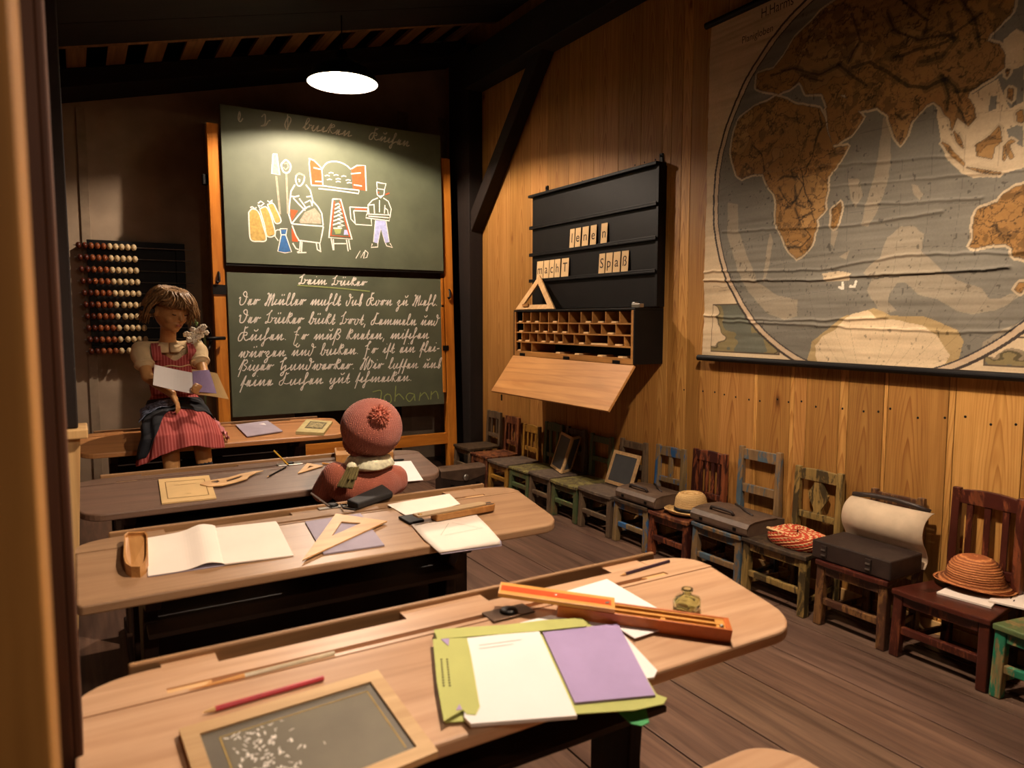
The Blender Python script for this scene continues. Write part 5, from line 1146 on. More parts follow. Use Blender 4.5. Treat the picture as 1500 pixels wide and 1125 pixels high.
E_ = [pt(1, 508, 742), pt(1, 560, 718), pt(1, 576, 730), pt(1, 524, 748)]
mb = MB(); mb.hexa([v + Zu * .001 for v in E_], [v + Zu * .024 for v in E_]); o = mb.build('spectacle_case', plain('black cloth', '#1d1b1a', .7, bmp=.1), bevel=.006); tag(o, 'black spectacle case behind the large set square on the second desk', 'spectacle case')
mb = MB(); a = E_[0] + Zu * .006; b = E_[3] + Zu * .006; mb.tube([a, a + V(-.02, -.004, .004), (a + b) / 2 + V(-.035, -.02, .004), b + V(-.015, -.012, .002), b], .003, 6); mb.build('temple_arm', mIron, o, smooth=True)
o = slab('paper_sheet', 1, [(567, 739), (658, 723), (674, 738), (600, 758)], .0015, .005, mPaper); tag(o, 'cream sheet under the back of the long pencil case on the second desk', 'paper')
# sagging booklet over the front edge
sb = empty('drawing_booklet', pt(1, 670, 780)); tag(sb, 'open cream drawing booklet hanging over the front edge of the second desk', 'booklet')
r0 = [pt(1, 603, 768, .006), pt(1, 698, 754, .006)]; r1 = [pt(1, 622, 790, .007), pt(1, 717, 773, .007)]; yE = DY[1] - .01
r2 = [aty(640, 806, yE - .02), aty(732, 790, yE - .02)]; r3 = [aty(644, 809, yE - .03), aty(733, 797, yE - .03)]
R_ = []
for s in [k / 10 for k in range(11)]:
    a = r0[0].lerp(r0[1], s); b = r1[0].lerp(r1[1], s); c = r2[0].lerp(r2[1], s); e = r3[0].lerp(r3[1], s); R_.append([a, b, c, e])
mb = MB(); mb.rings(R_, closed=False, cap=False); pg = mb.build('upper_page', mPaper, sb, smooth=True); sm = pg.modifiers.new('thick', 'SOLIDIFY'); sm.thickness = .003; sm.offset = -1
mb = MB(); mb.rings([[v + V(.004, -.002, -.006) for v in r] for r in R_], closed=False, cap=False); pg = mb.build('lilac_cover', mPurpleDim, sb, smooth=True); sm = pg.modifiers.new('thick', 'SOLIDIFY'); sm.thickness = .002; sm.offset = -1
Qd = [r0[0], r0[1], r1[1], r1[0]]; lines_on('pencil_sketch', Qd, [(.25, .95, .5, .3), (.55, .3, .85, .9), (.3, .99, .9, .95)], .0012, .0012, mChalkFaint, sb)
# long pencil case with swivelling lid
P = pt(1, 728, 751); dx = (pt(1, 640, 768) - P); dx.normalize(); wv = dx.cross(Zu); wv.normalize()
if wv.y < 0: wv = -wv
WC, HC = .044, .022
Lb = (pt(1, 640, 768) - P).length
pc2 = empty('pencil_case', P + dx * Lb / 2); tag(pc2, 'long wooden pencil case with its pale lid swung aside on the second desk', 'pencil case')
P = P + Zu * .008
mb = MB(); out = rrect(0, Lb, 0, WC, (.021, .004, .004, .021), 6); f = lambda h: (lambda a, w: P + dx * a + wv * w + NRM * h)
mb.prism(out, f(0), f(HC)); mb.build('case_body', mCaseWood, pc2, bevel=.002)
mb = MB(); mb.prism(rrect(.006, Lb * .45, .006, .019, .006, 5), f(HC), f(HC + .0008)); mb.prism(rrect(.006, Lb * .45, .025, .038, .006, 5), f(HC), f(HC + .0008)); mb.build('pen_channels', mDark, pc2)
f2 = lambda h: (lambda a, w: P + dx * (a + .035) + wv * (w + .002) + NRM * h)
mb = MB(); mb.prism(rrect(0, Lb + .03, 0, WC - .004, (.02, .003, .003, .02), 6), f2(HC + .001), f2(HC + .007)); l2 = mb.build('swivel_lid', wood('greyed lid wood', '#a58a66', '#c3a77e', 'X', 26, .4, .05, .3), pc2, bevel=.001)
mb = MB(); mb.lathe([(.007, 0), (.007, .0015), (.001, .002)], 14, Matrix.Translation(P + dx * (Lb + .05) + wv * .02 + NRM * (HC + .007))); mb.build('pivot', mBrass, l2, smooth=True)
K_ = [pt(1, 583, 760), pt(1, 612, 755), pt(1, 622, 765), pt(1, 600, 770)]; mb = MB(); mb.hexa([v + Zu * .001 for v in K_], [v + Zu * .009 for v in K_]); o = mb.build('pocket_knife', mBlack, bevel=.003); tag(o, 'small black pocket knife at the left end of the long pencil case', 'pocket knife')
# ---- third desk
o = slab('certificate_booklet', 2, [(232, 702), (306, 696), (317, 729), (237, 737)], .005, .0005, mOldPaper); tag(o, 'yellowed printed booklet with a border on the left of the third desk', 'booklet')
Q = [pt(2, 232, 702, .006), pt(2, 306, 696, .006), pt(2, 317, 729, .006), pt(2, 237, 737, .006)]
lines_on('printed_border', Q, [(.12, .15, .88, .15), (.12, .85, .88, .85), (.12, .15, .12, .85), (.88, .15, .88, .85), (.28, .32, .38, .32), (.4, .32, .7, .32), (.45, .72, .56, .72)], .0028, .0003, plain('brown print', '#8d6a3c', .9), o)
# french curve
mb = MB(); oc = [(293, 709), (297, 706), (310, 703), (335, 699), (352, 694), (372, 690), (386, 689), (375, 692), (365, 697), (362, 701), (345, 706), (325, 711), (305, 712)]
mbp = [pt(2, x, y, .010) for x, y in oc]
cv = [(-.0, 0)]
h1 = [(309, 705), (318, 703), (322, 705), (318, 707), (310, 706.5)]; h2 = [(331, 703), (352, 696.5), (356, 697), (350, 700.5), (333, 705.5)]
def with_holes(name, i, outer, holes, h, th, mats):
    loops = [outer] + holes; P3 = [[pt(i, x, y, h) for x, y in l] for l in loops]
    flat_ = [p for l in P3 for p in l]; tri = tessellate_polygon([[Vector((p.x, p.y, 0)) for p in l] for l in P3]); mb = MB(); n = len(flat_)
    mb.add(flat_ + [p - Zu * th for p in flat_], [list(t) for t in tri] + [[a + n for a in t[::-1]] for t in tri])
    off = 0
    for l in P3:
        k = len(l); b = len(mb.v) - 2 * n
        for j in range(k): a, c = off + j, off + (j + 1) % k; mb.f.append([a, c, c + n, a + n]); mb.m.append(0); mb.c.append(None)
        off += k
    return mb.build(name, mats)
o = with_holes('french_curve', 2, oc, [h1, h2], .0095, .0032, mPaleWood); tag(o, 'pale wooden french curve lying partly over the yellowed booklet', 'french curve')
o = with_holes('set_square', 2, [(450, 678), (474, 682), (436, 693)], [[(453, 682), (460, 683), (450, 686)]], .006, .003, mPaleWood); tag(o, 'small wooden set square beside the inkwell of the third desk', 'set square')
p = pt(2, 424, 683, .004); q = aty(401, 660, p.y + .04); pencil('yellow_pencil', q, p, .0035, plain('yellow lacquer', '#c99a2e', .4), mIron, 'yellow pencil standing aslant in the inkwell of the third desk')
pencil('black_pencil', pt(2, 419, 684, .004), pt(2, 391, 699, .004), .003, mIron, mPaleWood, 'thin black pencil lying in front of the inkwell on the third desk', 'pencil', .08)
pencil('pencil_stub', pt(2, 472, 679, .005), pt(2, 500, 681, .005), .004, mYelWood, mPaleWood, 'yellow pencil stub under the hand of the child in the red cap', 'pencil', .2)
o, I = rbox('wooden_box', 2, [(490, 656), (560, 653), (576, 652), (576, 662), (492, 667)], .034, .008, mCaseWood, 'shallow open wooden box behind the head of the child in the red cap', 'box', floor=.022)
o = slab('paper_sheet', 2, [(555, 677), (602, 675), (620, 703), (570, 707)], .0015, .0005, mWhitePaper); tag(o, 'white sheet with faint pencil marks right of the child in the red cap', 'paper')
S_ = [pt(2, 564, 675, .006), pt(2, 591, 673, .006)]; mb = MB(); mb.bar(S_[0], S_[1], .014, .006); o = mb.build('slate_pencil_case', mIron, bevel=.001); tag(o, 'flat black bar lying above the white sheet on the third desk', 'ruler')
# ---- farthest desk
o = slab('exercise_book', 3, [(345, 622), (392, 616), (414, 631), (362, 639)], .005, .005, mPurpleDim); tag(o, 'lilac exercise book with white name label on the farthest desk', 'notebook')
Q = [pt(3, 345, 622, .0102), pt(3, 392, 616, .0102), pt(3, 414, 631, .0102), pt(3, 362, 639, .0102)]; inset('name_label', Q, (.3, .2, .8, .6), .0, .0006, mWhitePaper, o)
o = slab('old_book', 3, [(449, 614), (487, 617), (474, 634), (433, 632)], .016, .0005, plain('pale greenish book cover', '#c2b27c', .8)); tag(o, 'old book with a framed dark cover picture at the right end of the farthest desk', 'book')
Q = [pt(3, 449, 614, .0172), pt(3, 487, 617, .0172), pt(3, 474, 634, .0172), pt(3, 433, 632, .0172)]; pl = inset('cover_picture', Q, (.2, .15, .85, .7), 0, .0005, plain('sepia picture', '#6d6244', .8, var=.5, scale=70), o); inset('picture_frame_line', Q, (.26, .22, .79, .63), .0005, .0004, plain('sepia picture light', '#9a8c62', .8, var=.5, scale=80), o)

# ================================================================== THINGS ON THE CHAIRS AND THE FLOOR
def satchel(name, yc, z, x0, w, d_, h, label, tilt=0.0, mat=None):
    t = empty(name, (x0 + d_ / 2, yc, z)); tag(t, label, 'satchel', 'flat leather satchels on chairs'); mat = mat or mLeather
    hx, hy = d_ / 2, w / 2; mb = MB(); R0 = []
    for s, k in ((-1, .92), (-.97, 1), (.97, 1), (1, .92)):
        R0.append([V(a * hx * (1 if abs(s) < .99 else .97), s * hy, b * h) for a, b in ((-1 * k, .12), (-1 * k, .62), (-.86, .86), (-.6, .97), (0, 1.0), (.6, .94), (1, .80), (1, .1), (.9, 0), (-.86, 0))])
    mb.rings(R0); mb.build('bag_body', mat, t, smooth=False, bevel=.014, local=True, seg=4)
    mb = MB(); fl = [(-1.02, .25), (-1.03, .62), (-.9, .9), (-.6, 1.02), (0, 1.05), (.55, 1.0)]
    mb.rings([[V(a * hx, s * hy * 1.015, b * h) for a, b in fl] + [V(a * hx * .985, s * hy * 1.015, b * h - .004) for a, b in fl[::-1]] for s in (-1, 1)]); mb.build('flap', mat, t, bevel=.001, local=True)
    mb = MB(); yh = .02; mb.tube([V(-.62 * hx, -.07 + yh, h * 1.03), V(-.66 * hx, -.06 + yh, h * 1.03 + .014), V(-.7 * hx, 0 + yh, h * 1.03 + .018), V(-.66 * hx, .06 + yh, h * 1.03 + .014), V(-.62 * hx, .07 + yh, h * 1.03)], .007, 8); mb.build('handle', mLeatherD, t, smooth=True, local=True)
    mb = MB(); mb.tube([V(-.1 * hx, -.3 * w, h * 1.06), V(.1 * hx, -.1 * w, h * 1.07 + .006), V(.5 * hx, .1 * w, h * 1.06), V(.8 * hx, .3 * w, h * .98)], .005, 6); mb.build('strap', mLeatherD, t, smooth=True, local=True)
    for s in (-.3, .3):
        mb = MB(); mb.bb((-1.06 * hx, s * w - .008, .3 * h), (-1.03 * hx, s * w + .008, .5 * h)); mb.build('buckle', mIron, t, local=True)
    return t
satchel('leather_satchel', 2.285, .252, 2.455, .335, .25, .066, 'flat dark brown leather satchel with strap on the grey blue chair')
satchel('leather_satchel', 2.86, .242, 2.455, .30, .24, .064, 'flat dark brown leather satchel left of the straw hat with black band')
# stiff school case with raised cream flap
cb = empty('school_satchel', (2.57, 1.64, .262)); tag(cb, 'black box satchel with raised cream lining flap on the brown red chair', 'satchel')
mb = MB(); mb.bb((2.465, 1.475, .263), (2.665, 1.80, .335)); mb.build('case_box', mLeatherD, cb, bevel=.005)
mb = MB(); prof = [(2.668, .27), (2.685, .30), (2.672, .335), (2.648, .37), (2.640, .41), (2.655, .45), (2.69, .475), (2.715, .478)]
pf = catmull([np.array(q) for q in prof], 4); mb.rings([[V(q[0] + bow, yy, q[1]) for q in pf] for yy, bow in ((1.47, .006), (1.55, -.004), (1.64, -.006), (1.73, -.002), (1.80, .004))], closed=False, cap=False); fl = mb.build('raised_flap', plain('cream canvas lining', '#cdb596', .85, var=.09, scale=14), cb, smooth=True); sm = fl.modifiers.new('thick', 'SOLIDIFY'); sm.thickness = .004
mb = MB(); mb.tube([V(2.72, 1.80, .484), V(2.712, 1.72, .497), V(2.712, 1.62, .50), V(2.716, 1.54, .492), V(2.73, 1.49, .478)], .010, 8); mb.build('carry_strap', mLeatherD, cb, smooth=True)
for yy in (1.56, 1.745):
    mb = MB(); mb.bb((2.459, yy - .012, .275), (2.465, yy + .012, .322)); b_ = mb.build('buckle_strap', mLeatherD, cb, bevel=.001); m2 = MB(); m2.bb((2.456, yy - .009, .302), (2.459, yy + .009, .308)); m2.bb((2.456, yy - .009, .282), (2.459, yy + .009, .287)); m2.build('buckle', mSteel, b_)
def hat(name, loc, prof, mats, label, band=None, sx=1, sy=1, rings=0, rz=0, tilt=0):
    M = Matrix.Translation(Vector(loc)) @ Matrix.Rotation(rz, 4, 'Z') @ Matrix.Rotation(tilt, 4, 'Y') @ Matrix.Diagonal((sx, sy, 1, 1)); n = 48
    t = empty(name, loc); tag(t, label, 'hat'); P = catmull([np.array(p) for p in prof], 5); mb = MB(); k = 0
    rr = []
    for i, (r, z) in enumerate(P):
        e = .0028 * math.sin(i * PI * 1.0) if not rings else .0022 * (1 if i % 2 else -1)
        rr.append([M @ Vector(((max(r, .0005) + e) * math.cos(2 * PI * j / n), (max(r, .0005) + e) * math.sin(2 * PI * j / n), z + (.006 * math.cos(2 * (2 * PI * j / n)) if r > prof[1][0] * .93 else 0))) for j in range(n)])
    mb.rings(rr, True, False); o = mb.build('straw_body', mats, t, smooth=True); sm = o.modifiers.new('thick', 'SOLIDIFY'); sm.thickness = .004
    if band:
        r0, r1, za, zb = band; mb = MB(); mb.rings([[M @ Vector(((r + .003) * math.cos(2 * PI * j / n), (r + .003) * math.sin(2 * PI * j / n), z)) for j in range(n)] for r, z in ((r0, za), (r1, zb))], True, False); b_ = mb.build('hat_band', mBlack, t, smooth=True); sm = b_.modifiers.new('thick', 'SOLIDIFY'); sm.thickness = .003
    return t
def straw(name, c1, c2, sc):
    m, nt, b = new(name); b.inputs['Roughness'].default_value = .75
    w = N(nt, 'ShaderNodeTexWave', wave_type='BANDS', bands_direction='Z'); mp = coords(nt, (1, 1, 1)); nt.links.new(mp.outputs[0], w.inputs[0]); w.inputs['Scale'].default_value = sc; w.inputs['Distortion'].default_value = 2
    n_ = noise(nt, mp, 160, 3); mm = N(nt, 'ShaderNodeMath', operation='MULTIPLY'); nt.links.new(w.outputs['Fac'], mm.inputs[0]); nt.links.new(n_.outputs['Fac'], mm.inputs[1])
    r = ramp(nt, mm.outputs[0], [(.05, hexc(c1)), (.5, hexc(c2))]); nt.links.new(r.outputs[0], b.inputs['Base Color']); bump(nt, b, mm.outputs[0], .7, .004); return m
mStrawO = straw('orange straw plait', '#9a5224', '#d98a4c', 40); mStrawY = straw('yellow straw', '#b98f52', '#dcb87e', 60)
p = atz(1424, 857, .262); hat('straw_hat', (p.x + .015, p.y, .2625), [(.125, .012), (.118, .006), (.100, .012), (.086, .022), (.080, .045), (.068, .075), (.045, .094), (.0, .101)], mStrawO, 'orange plaited straw hat on the dark red chair at the right', rings=1, sx=.95, sy=1.05)
p = atz(1008, 752, .238); hat('straw_hat', (p.x + .022, p.y + .005, .240), [(.130, .020), (.122, .010), (.095, .005), (.080, .010), (.075, .046), (.069, .078), (.050, .096), (.022, .090), (.0, .084)], mStrawY, 'light straw hat with black band between the two flat satchels', band=(.0805, .078, .009, .032), sx=1.05, sy=.95)
# book and papers under the orange hat
Qp = [atz(1372, 868, .25), atz(1420, 845, .25), atz(1478, 862, .25), atz(1452, 890, .25)]
mb = MB(); mb.hexa([Vector((v.x, v.y, .2458)) for v in Qp], [Vector((v.x, v.y, .252)) for v in Qp]); o = mb.build('open_book', mPaper); tag(o, 'cream open book under the brim of the orange straw hat', 'book')
Qp = [atz(1447, 886, .243), atz(1475, 860, .243), atz(1530, 868, .243), atz(1530, 905, .243)]
mb = MB(); mb.hexa([Vector((v.x, v.y, .2535)) for v in Qp], [Vector((v.x, v.y, .259)) for v in Qp]); o = mb.build('printed_papers', mPaper); tag(o, 'loose printed cream papers lying over the teal green chair at the right edge', 'papers')
lines_on('printed_marks', [Vector((v.x, v.y, .259)) for v in Qp], [(random.random() * .8, .1 + .08 * k, random.random() * .8 + .06, .1 + .08 * k) for k in range(10)], .004, .0004, mInk, o)
# woven basket
bx0 = atz(1188, 790, .257); wb_ = empty('woven_basket', (2.57, 1.955, .256)); tag(wb_, 'small flat basket woven of red and cream strips on the olive brown chair', 'basket')
mCreamStrip = plain('cream raffia', '#d9b780', .6, var=.15, scale=60)
cxb, cyb, zb_ = 2.565, 1.945, .257; hx, hy, hh = .082, .112, .050
mb = MB(); bn = random.Random(2); NI, NJ = 44, 15; pts_ = []
cR, cC = (hexc('#b8442a'), hexc('#dcb982'))
for j in range(NJ + 1):
    f = j / NJ; ring = []
    for i in range(NI):
        a = 2 * PI * i / NI; ca, sa = math.cos(a), math.sin(a); q = (abs(ca) ** 2.6 + abs(sa) ** 2.6) ** (-1 / 2.6)
        rr_ = q * (1 + .10 * math.sin(PI * min(f, .6) / .6) if f < .6 else max(.02, math.cos((f - .6) / .4 * PI / 2)) ** .75 * 1.02); zz = zb_ + hh * (f / .6 if f < .6 else 1 + .12 * math.sin((f - .6) / .4 * PI / 2) + .10 * math.sin(3 * a))
        ww = .0028 if (i + j) % 2 else -.0012
        ring.append(V(cxb + hx * (rr_ + ww * 9) * ca, cyb + hy * (rr_ + ww * 7) * sa, zz + ww))
    pts_.append(ring)
vs_ = [v for r in pts_ for v in r]
for j in range(NJ):
    for i in range(NI):
        mb.col = cC if (i + 2 * j) % 3 == 0 else cR
        a, b = j * NI + i, j * NI + (i + 1) % NI; mb.add([vs_[a], vs_[b], vs_[b + NI], vs_[a + NI]], [(0, 1, 2, 3)])
mb.build('woven_body', toned('raffia weave', .7, .2, 300, .2), wb_)
mCreamStrip = mCreamStrip
mb = MB(); mb.tube([V(cxb - .03 - .045 * math.sin(a), cyb + .06 + .06 * math.cos(a), zb_ + .045 + .012 * math.sin(a)) for a in [PI * 1.6 * q / 12 - .4 for q in range(13)]], .0055, 8); mb.build('handle', mCreamStrip, wb_, smooth=True)
# slates on the chairs
def standing(name, c, wd, ht, lean, yaw_, label, z, parent=None):
    U = Vector((math.sin(yaw_) * 1.0, -math.cos(yaw_), 0)); back = Vector((math.cos(yaw_), math.sin(yaw_), 0)); up = (Zu * math.cos(lean) + back * math.sin(lean)); Nn = U.cross(up); 
    if Nn.x > 0: Nn = -Nn
    b = Vector((c[0], c[1], z + .002)); return framed_slate(name, [b - U * wd / 2, b + U * wd / 2, b + U * wd / 2 + up * ht, b - U * wd / 2 + up * ht], .020, .010, Nn, mSlateFr, mSlate, parent)
p = atx(906, 701, 2.65)
o, I, s = standing('writing_slate', (2.65, p.y), .235, .20, .36, .0, '', .236); tag(o, 'single wooden framed slate leaning on the greyed bare wood chair', 'slate')
ds = empty('double_slate', (2.58, 3.78, .227)); tag(ds, 'folding double slate standing half open on the bare brown chair', 'slate')
S0 = atz(823, 694, .229); S1 = atx(840, 641, S0.x + .085); LB_ = atz(808, 683, .229); RB_ = atz(837, 689.5, .229); up_ = S1 - S0
for B_ in (LB_, RB_):
    nn = (B_ - S0).cross(up_).normalized(); nn = -nn if nn.x > 0 else nn
    framed_slate('frame', [S0, B_, B_ + up_, S0 + up_], .017, .010, nn, mSlateFr, mSlate, ds)
# bag by the easel foot
bg = empty('school_bag', (2.31, 4.56, 0)); tag(bg, 'dark leather school bag with silver lock on the floor by the right easel post', 'school bag')
mb = MB(); mb.rings([[V(x, 4.50, .002), V(x, 4.49, .14), V(x, 4.52, .158), V(x, 4.58, .158), V(x, 4.60, .14), V(x, 4.60, .002)] for x in (2.12, 2.49)]); mb.build('bag_body', mLeatherD, bg, bevel=.008)
fx = [(2.11, .105), (2.19, .085), (2.25, .070), (2.305, .062), (2.36, .070), (2.42, .085), (2.50, .105)]
mb = MB(); mb.rings([[V(x, 4.486, z), V(x, 4.480, .15), V(x, 4.515, .166), V(x, 4.59, .166), V(x, 4.59, .160), V(x, 4.52, .160), V(x, 4.487, .148)] for x, z in fx]); mb.build('flap', mLeather, bg, bevel=.002)
mb = MB(); mb.lathe([(.024, 0), (.024, .004), (.014, .007), (.001, .008)], 20, Matrix.Translation((2.305, 4.478, .090)) @ Matrix.Rotation(PI / 2, 4, 'X')); mb.build('lock', mSteel, bg, smooth=True)
for xx in (2.2, 2.4):
    mb = MB(); mb.bb((xx - .012, 4.478, .02), (xx + .012, 4.489, .05)); mb.build('buckle', mIron, bg, bevel=.002)
# ================================================================== FIGURES
mSkin = plain('painted mannequin skin', '#c08d57', .35, var=.05, scale=8)
mSkin2 = plain('boy mannequin skin', '#c49468', .4, var=.05, scale=8)
def hand(mb, wrist, palm_dir, palm_nrm, length=.105, curl=.5, thumb=1, r=.0062):
    """palm with four unequal bent fingers and a thumb leaving its side"""
    d = Vector(palm_dir).normalized(); n = Vector(palm_nrm); n = (n - d * n.dot(d)).normalized(); s = d.cross(n)
    pl = length * .5; w = Vector(wrist)
    mb.caps(w, w + d * pl * .55, r * 2.0, r * 2.3)
    for k in range(4):
        o = (k - 1.5) * r * 2.05; mb.caps(w + d * .2 * pl + s * o * .5, w + d * pl + s * o, r * 1.35, r * 1.15)
        b = w + d * pl + s * o; L = length * (.44, .52, .5, .38)[k] * .9; c1, c2, c3 = curl * .35, curl * .95, curl * 1.5
        for q, cc in enumerate((c1, c2, c3)):
            e = b + (d * math.cos(cc) + n * math.sin(cc)) * L * (.42, .33, .25)[q]; mb.caps(b, e, r * (1 - .1 * q), r * (.92 - .1 * q), 8); b = e
    tb = w + d * pl * .3 + s * (-thumb) * r * 3.1; td = (d * .75 - s * thumb * .55 + n * .35).normalized(); te = tb + td * length * .26
    mb.caps(w + d * pl * .15, tb, r * 1.6, r * 1.3, 8); mb.caps(tb, te, r * 1.2, r * 1.0, 8); mb.caps(te, te + (td + n * .3 + d * .3).normalized() * length * .18, r, r * .8, 8)
g = aty
# ---------------- girl seated on the farthest desk
gl = empty('mannequin', (.43, 4.2, .565)); tag(gl, 'child mannequin in red striped pinafore and puffed blouse on the farthest desk', 'mannequin')
head = g(250, 455, 4.13); nb = g(246, 500, 4.20)
mb = MB()
mb.caps((.43, 4.255, .70), (.43, 4.235, .92), .085, .095); mb.caps((.43, 4.235, .93), nb + V(0, .01, -.02), .085, .05)
F = Vector((.44, -.84, -.30)).normalized(); Uh = (Vector((.10, -.1, 1)) - F * F.dot(Vector((.10, -.1, 1)))).normalized(); Sh = F.cross(Uh)
HR = Matrix((Sh, -F, Uh)).transposed()
mb.caps(nb, head - Uh * .06, .040, .038)
mb.ball(head, (.076, .088, .098), 24, HR)
mb.ball(head + F * .026 - Uh * .05, (.054, .056, .052), 18, HR)                        # jaw
mb.ball(head + F * .062 - Uh * .083, (.022, .018, .016), 12, HR)                        # chin
for s in (-1, 1):
    mb.ball(head + F * .052 - Uh * .030 + Sh * s * .034, (.026, .024, .024), 12, HR)      # cheeks
    mb.ball(head + Sh * s * .076 - F * .006 - Uh * .01, (.010, .018, .026), 12, HR)       # ears
    mb.ball(head + F * .072 + Uh * .026 + Sh * s * .030, (.022, .012, .008), 10, HR)      # brows
    mb.ball(head + F * .074 + Uh * .006 + Sh * s * .030, (.014, .010, .009), 10, HR)      # closed eyes
mb.caps(head + F * .083 + Uh * .014, head + F * .103 - Uh * .022, .006, .011, 10)       # nose
mb.ball(head + F * .086 - Uh * .048, (.018, .008, .005), 10, HR); mb.ball(head + F * .083 - Uh * .057, (.015, .008, .0055), 10, HR)   # lips
rs, re, rw = g(206, 512, 4.21), g(216, 552, 4.10), g(252, 577, 3.99)
ls, le, lw_ = g(287, 510, 4.21), g(298, 546, 4.09), g(297, 574, 3.965)
mb.caps(rs, re, .034, .029); mb.caps(re, rw, .029, .021); mb.caps(ls, le, .034, .028); mb.caps(le, lw_, .028, .020)
mb.caps(nb + V(0, .02, -.05), rs, .05, .036); mb.caps(nb + V(0, .02, -.05), ls, .05, .036)
hand(mb, rw, g(264, 600, 3.95) - rw, (-.4, -.1, -.8), .115, .55, thumb=-1, r=.0072)
hand(mb, lw_, (-.25, -.55, .15), (-.75, .1, .5), .105, .9, thumb=1, r=.0070)
rk, lk = Vector((.365, 3.89, .60)), Vector((.51, 3.90, .61))
rf, lf = Vector((.372, 3.86, .395)), Vector((.525, 3.87, .395))
mb.caps((.38, 4.24, .655), rk, .062, .048); mb.caps((.48, 4.24, .655), lk, .062, .048); mb.caps(rk, rf, .046, .034); mb.caps(lk, lf, .044, .034)
mb.ball((.43, 4.25, .66), (.125, .095, .085), 16)
remesh(mb.build('body', mSkin, gl), .0052, 4)
# lips tint and lids as thin children
mb = MB(); mb.ball(head + F * .0885 - Uh * .0525, (.016, .008, .007), 12, HR); mb.build('lips', plain('lip paint', '#a85f45', .4), gl, smooth=True)
for s in (-1, 1):
    mb = MB(); P_ = [head + F * (.084 - .004 * abs(q)) + Uh * (.000 + .0035 * q * q) + Sh * s * (.030 + .012 * q) for q in (-1, -.5, 0, .5, 1)]; mb.tube(P_, .0022, 6); mb.build('eyelash', mInk, gl, smooth=True)
# socks and shoes
for kn, ft in ((rk, rf), (lk, lf)):
    mb = MB(); tt = .92 if kn is rk else .66; mb.caps(kn.lerp(ft, tt), ft, .040, .038); mb.caps(ft, ft + V(0, -.004, -.03), .038, .036); mb.build('sock', plain('navy sock', '#1b1d26', .9), gl, smooth=True)
    mb = MB(); mb.caps(ft + V(0, .01, -.032), ft + V(0, -.10, -.038), .034, .028); mb.build('shoe', mLeatherD, gl, smooth=True)
# skirt as a loft from waist over the lap down to the hem
mStripe = stripes('red striped cotton', '#963f3b', '#b4605a', 22, .55); mNavy = plain('navy apron cloth', '#15161c', .85, var=.25, scale=18); mBlouse = plain('cream blouse cotton', '#d8bd90', .9, var=.07, scale=16, bmp=.1)
SK = [((.43, 4.25, .80), (0, -.1, -1), .108, .085), ((.43, 4.22, .71), (0, -.55, -.85), .155, .115), ((.43, 4.10, .665), (0, -1, -.12), .165, .085), ((.425, 3.97, .655), (0, -1, -.25), .170, .078), ((.42, 3.865, .61), (0, -.55, -1), .178, .085), ((.415, 3.835, .56), (0, -.05, -1), .183, .092)]
def skp(t, th, off=0):
    k = min(int(t), len(SK) - 2); f = t - k; f2 = f * f * (3 - 2 * f)
    a, b = SK[k], SK[k + 1]; C = Vector(a[0]).lerp(Vector(b[0]), f); T = Vector(a[1]).normalized().lerp(Vector(b[1]).normalized(), f2).normalized(); rx = a[2] * (1 - f) + b[2] * f; r2 = a[3] * (1 - f) + b[3] * f
    n = Vector((1, 0, 0)).cross(T)
    if n.y > 0 and abs(n.y) > abs(n.z): n = -n
    if n.z < 0 and abs(n.z) >= abs(n.y): n = -n
    fold = (.010 * math.sin(th * 9 + 1.2) + .006 * math.sin(th * 17)) * max(0, (t - 1.2) / 4)
    p = C + Vector((1, 0, 0)) * math.cos(th) * (rx + off + fold) + n * math.sin(th) * (r2 + off + fold)
    if t > 4:
        e = t - 4; c = math.cos(th)
        p.z += e * (.030 * math.exp(-((c - .2) / .45) ** 2) - .060 * max(0, -c - .35) * 1.5 - .004 * max(0, c))
        if c < -.4: p.x -= e * .02
    return p
NT, NA = 50, 96
mb = MB(); mb.rings([[skp(5 * i / NT, 2 * PI * j / NA) for j in range(NA)] for i in range(NT + 1)], True, False)
sk = mb.build('skirt', mStripe, gl, smooth=True); sm = sk.modifiers.new('thick', 'SOLIDIFY'); sm.thickness = .003
mb = MB(); rows_ = []
a0, a1 = math.radians(15), math.radians(215)
for i in range(40):
    row = []
    for j in range(50):
        th = a0 + (a1 - a0) * j / 49; lim = 2.55 if th < math.radians(105) else 2.55 + (4.75 - 2.55) * min(1, (th - math.radians(105)) / math.radians(40)) 
        row.append(skp(.35 + (lim - .35) * i / 39, th, .007 + .003 * math.sin(i * .5 + j * .4)))
    rows_.append(row)
mb.rings(rows_, False, False); ap = mb.build('apron', mNavy, gl, smooth=True); sm = ap.modifiers.new('thick', 'SOLIDIFY'); sm.thickness = .003
mb = MB(); rows_ = []
for i in range(12):
    rows_.append([skp(.9 + 1.3 * i / 11, math.radians(88 + 84 * j / 19), .016 + .004 * math.sin(j * 1.1 + i * .6)) for j in range(20)])
mPrint = plain('blue white print', '#8f9ab4', .85, var=.6, scale=70); mb.rings(rows_, False, False); pk = mb.build('printed_pocket', mPrint, ap, smooth=True); sm = pk.modifiers.new('thick', 'SOLIDIFY'); sm.thickness = .003
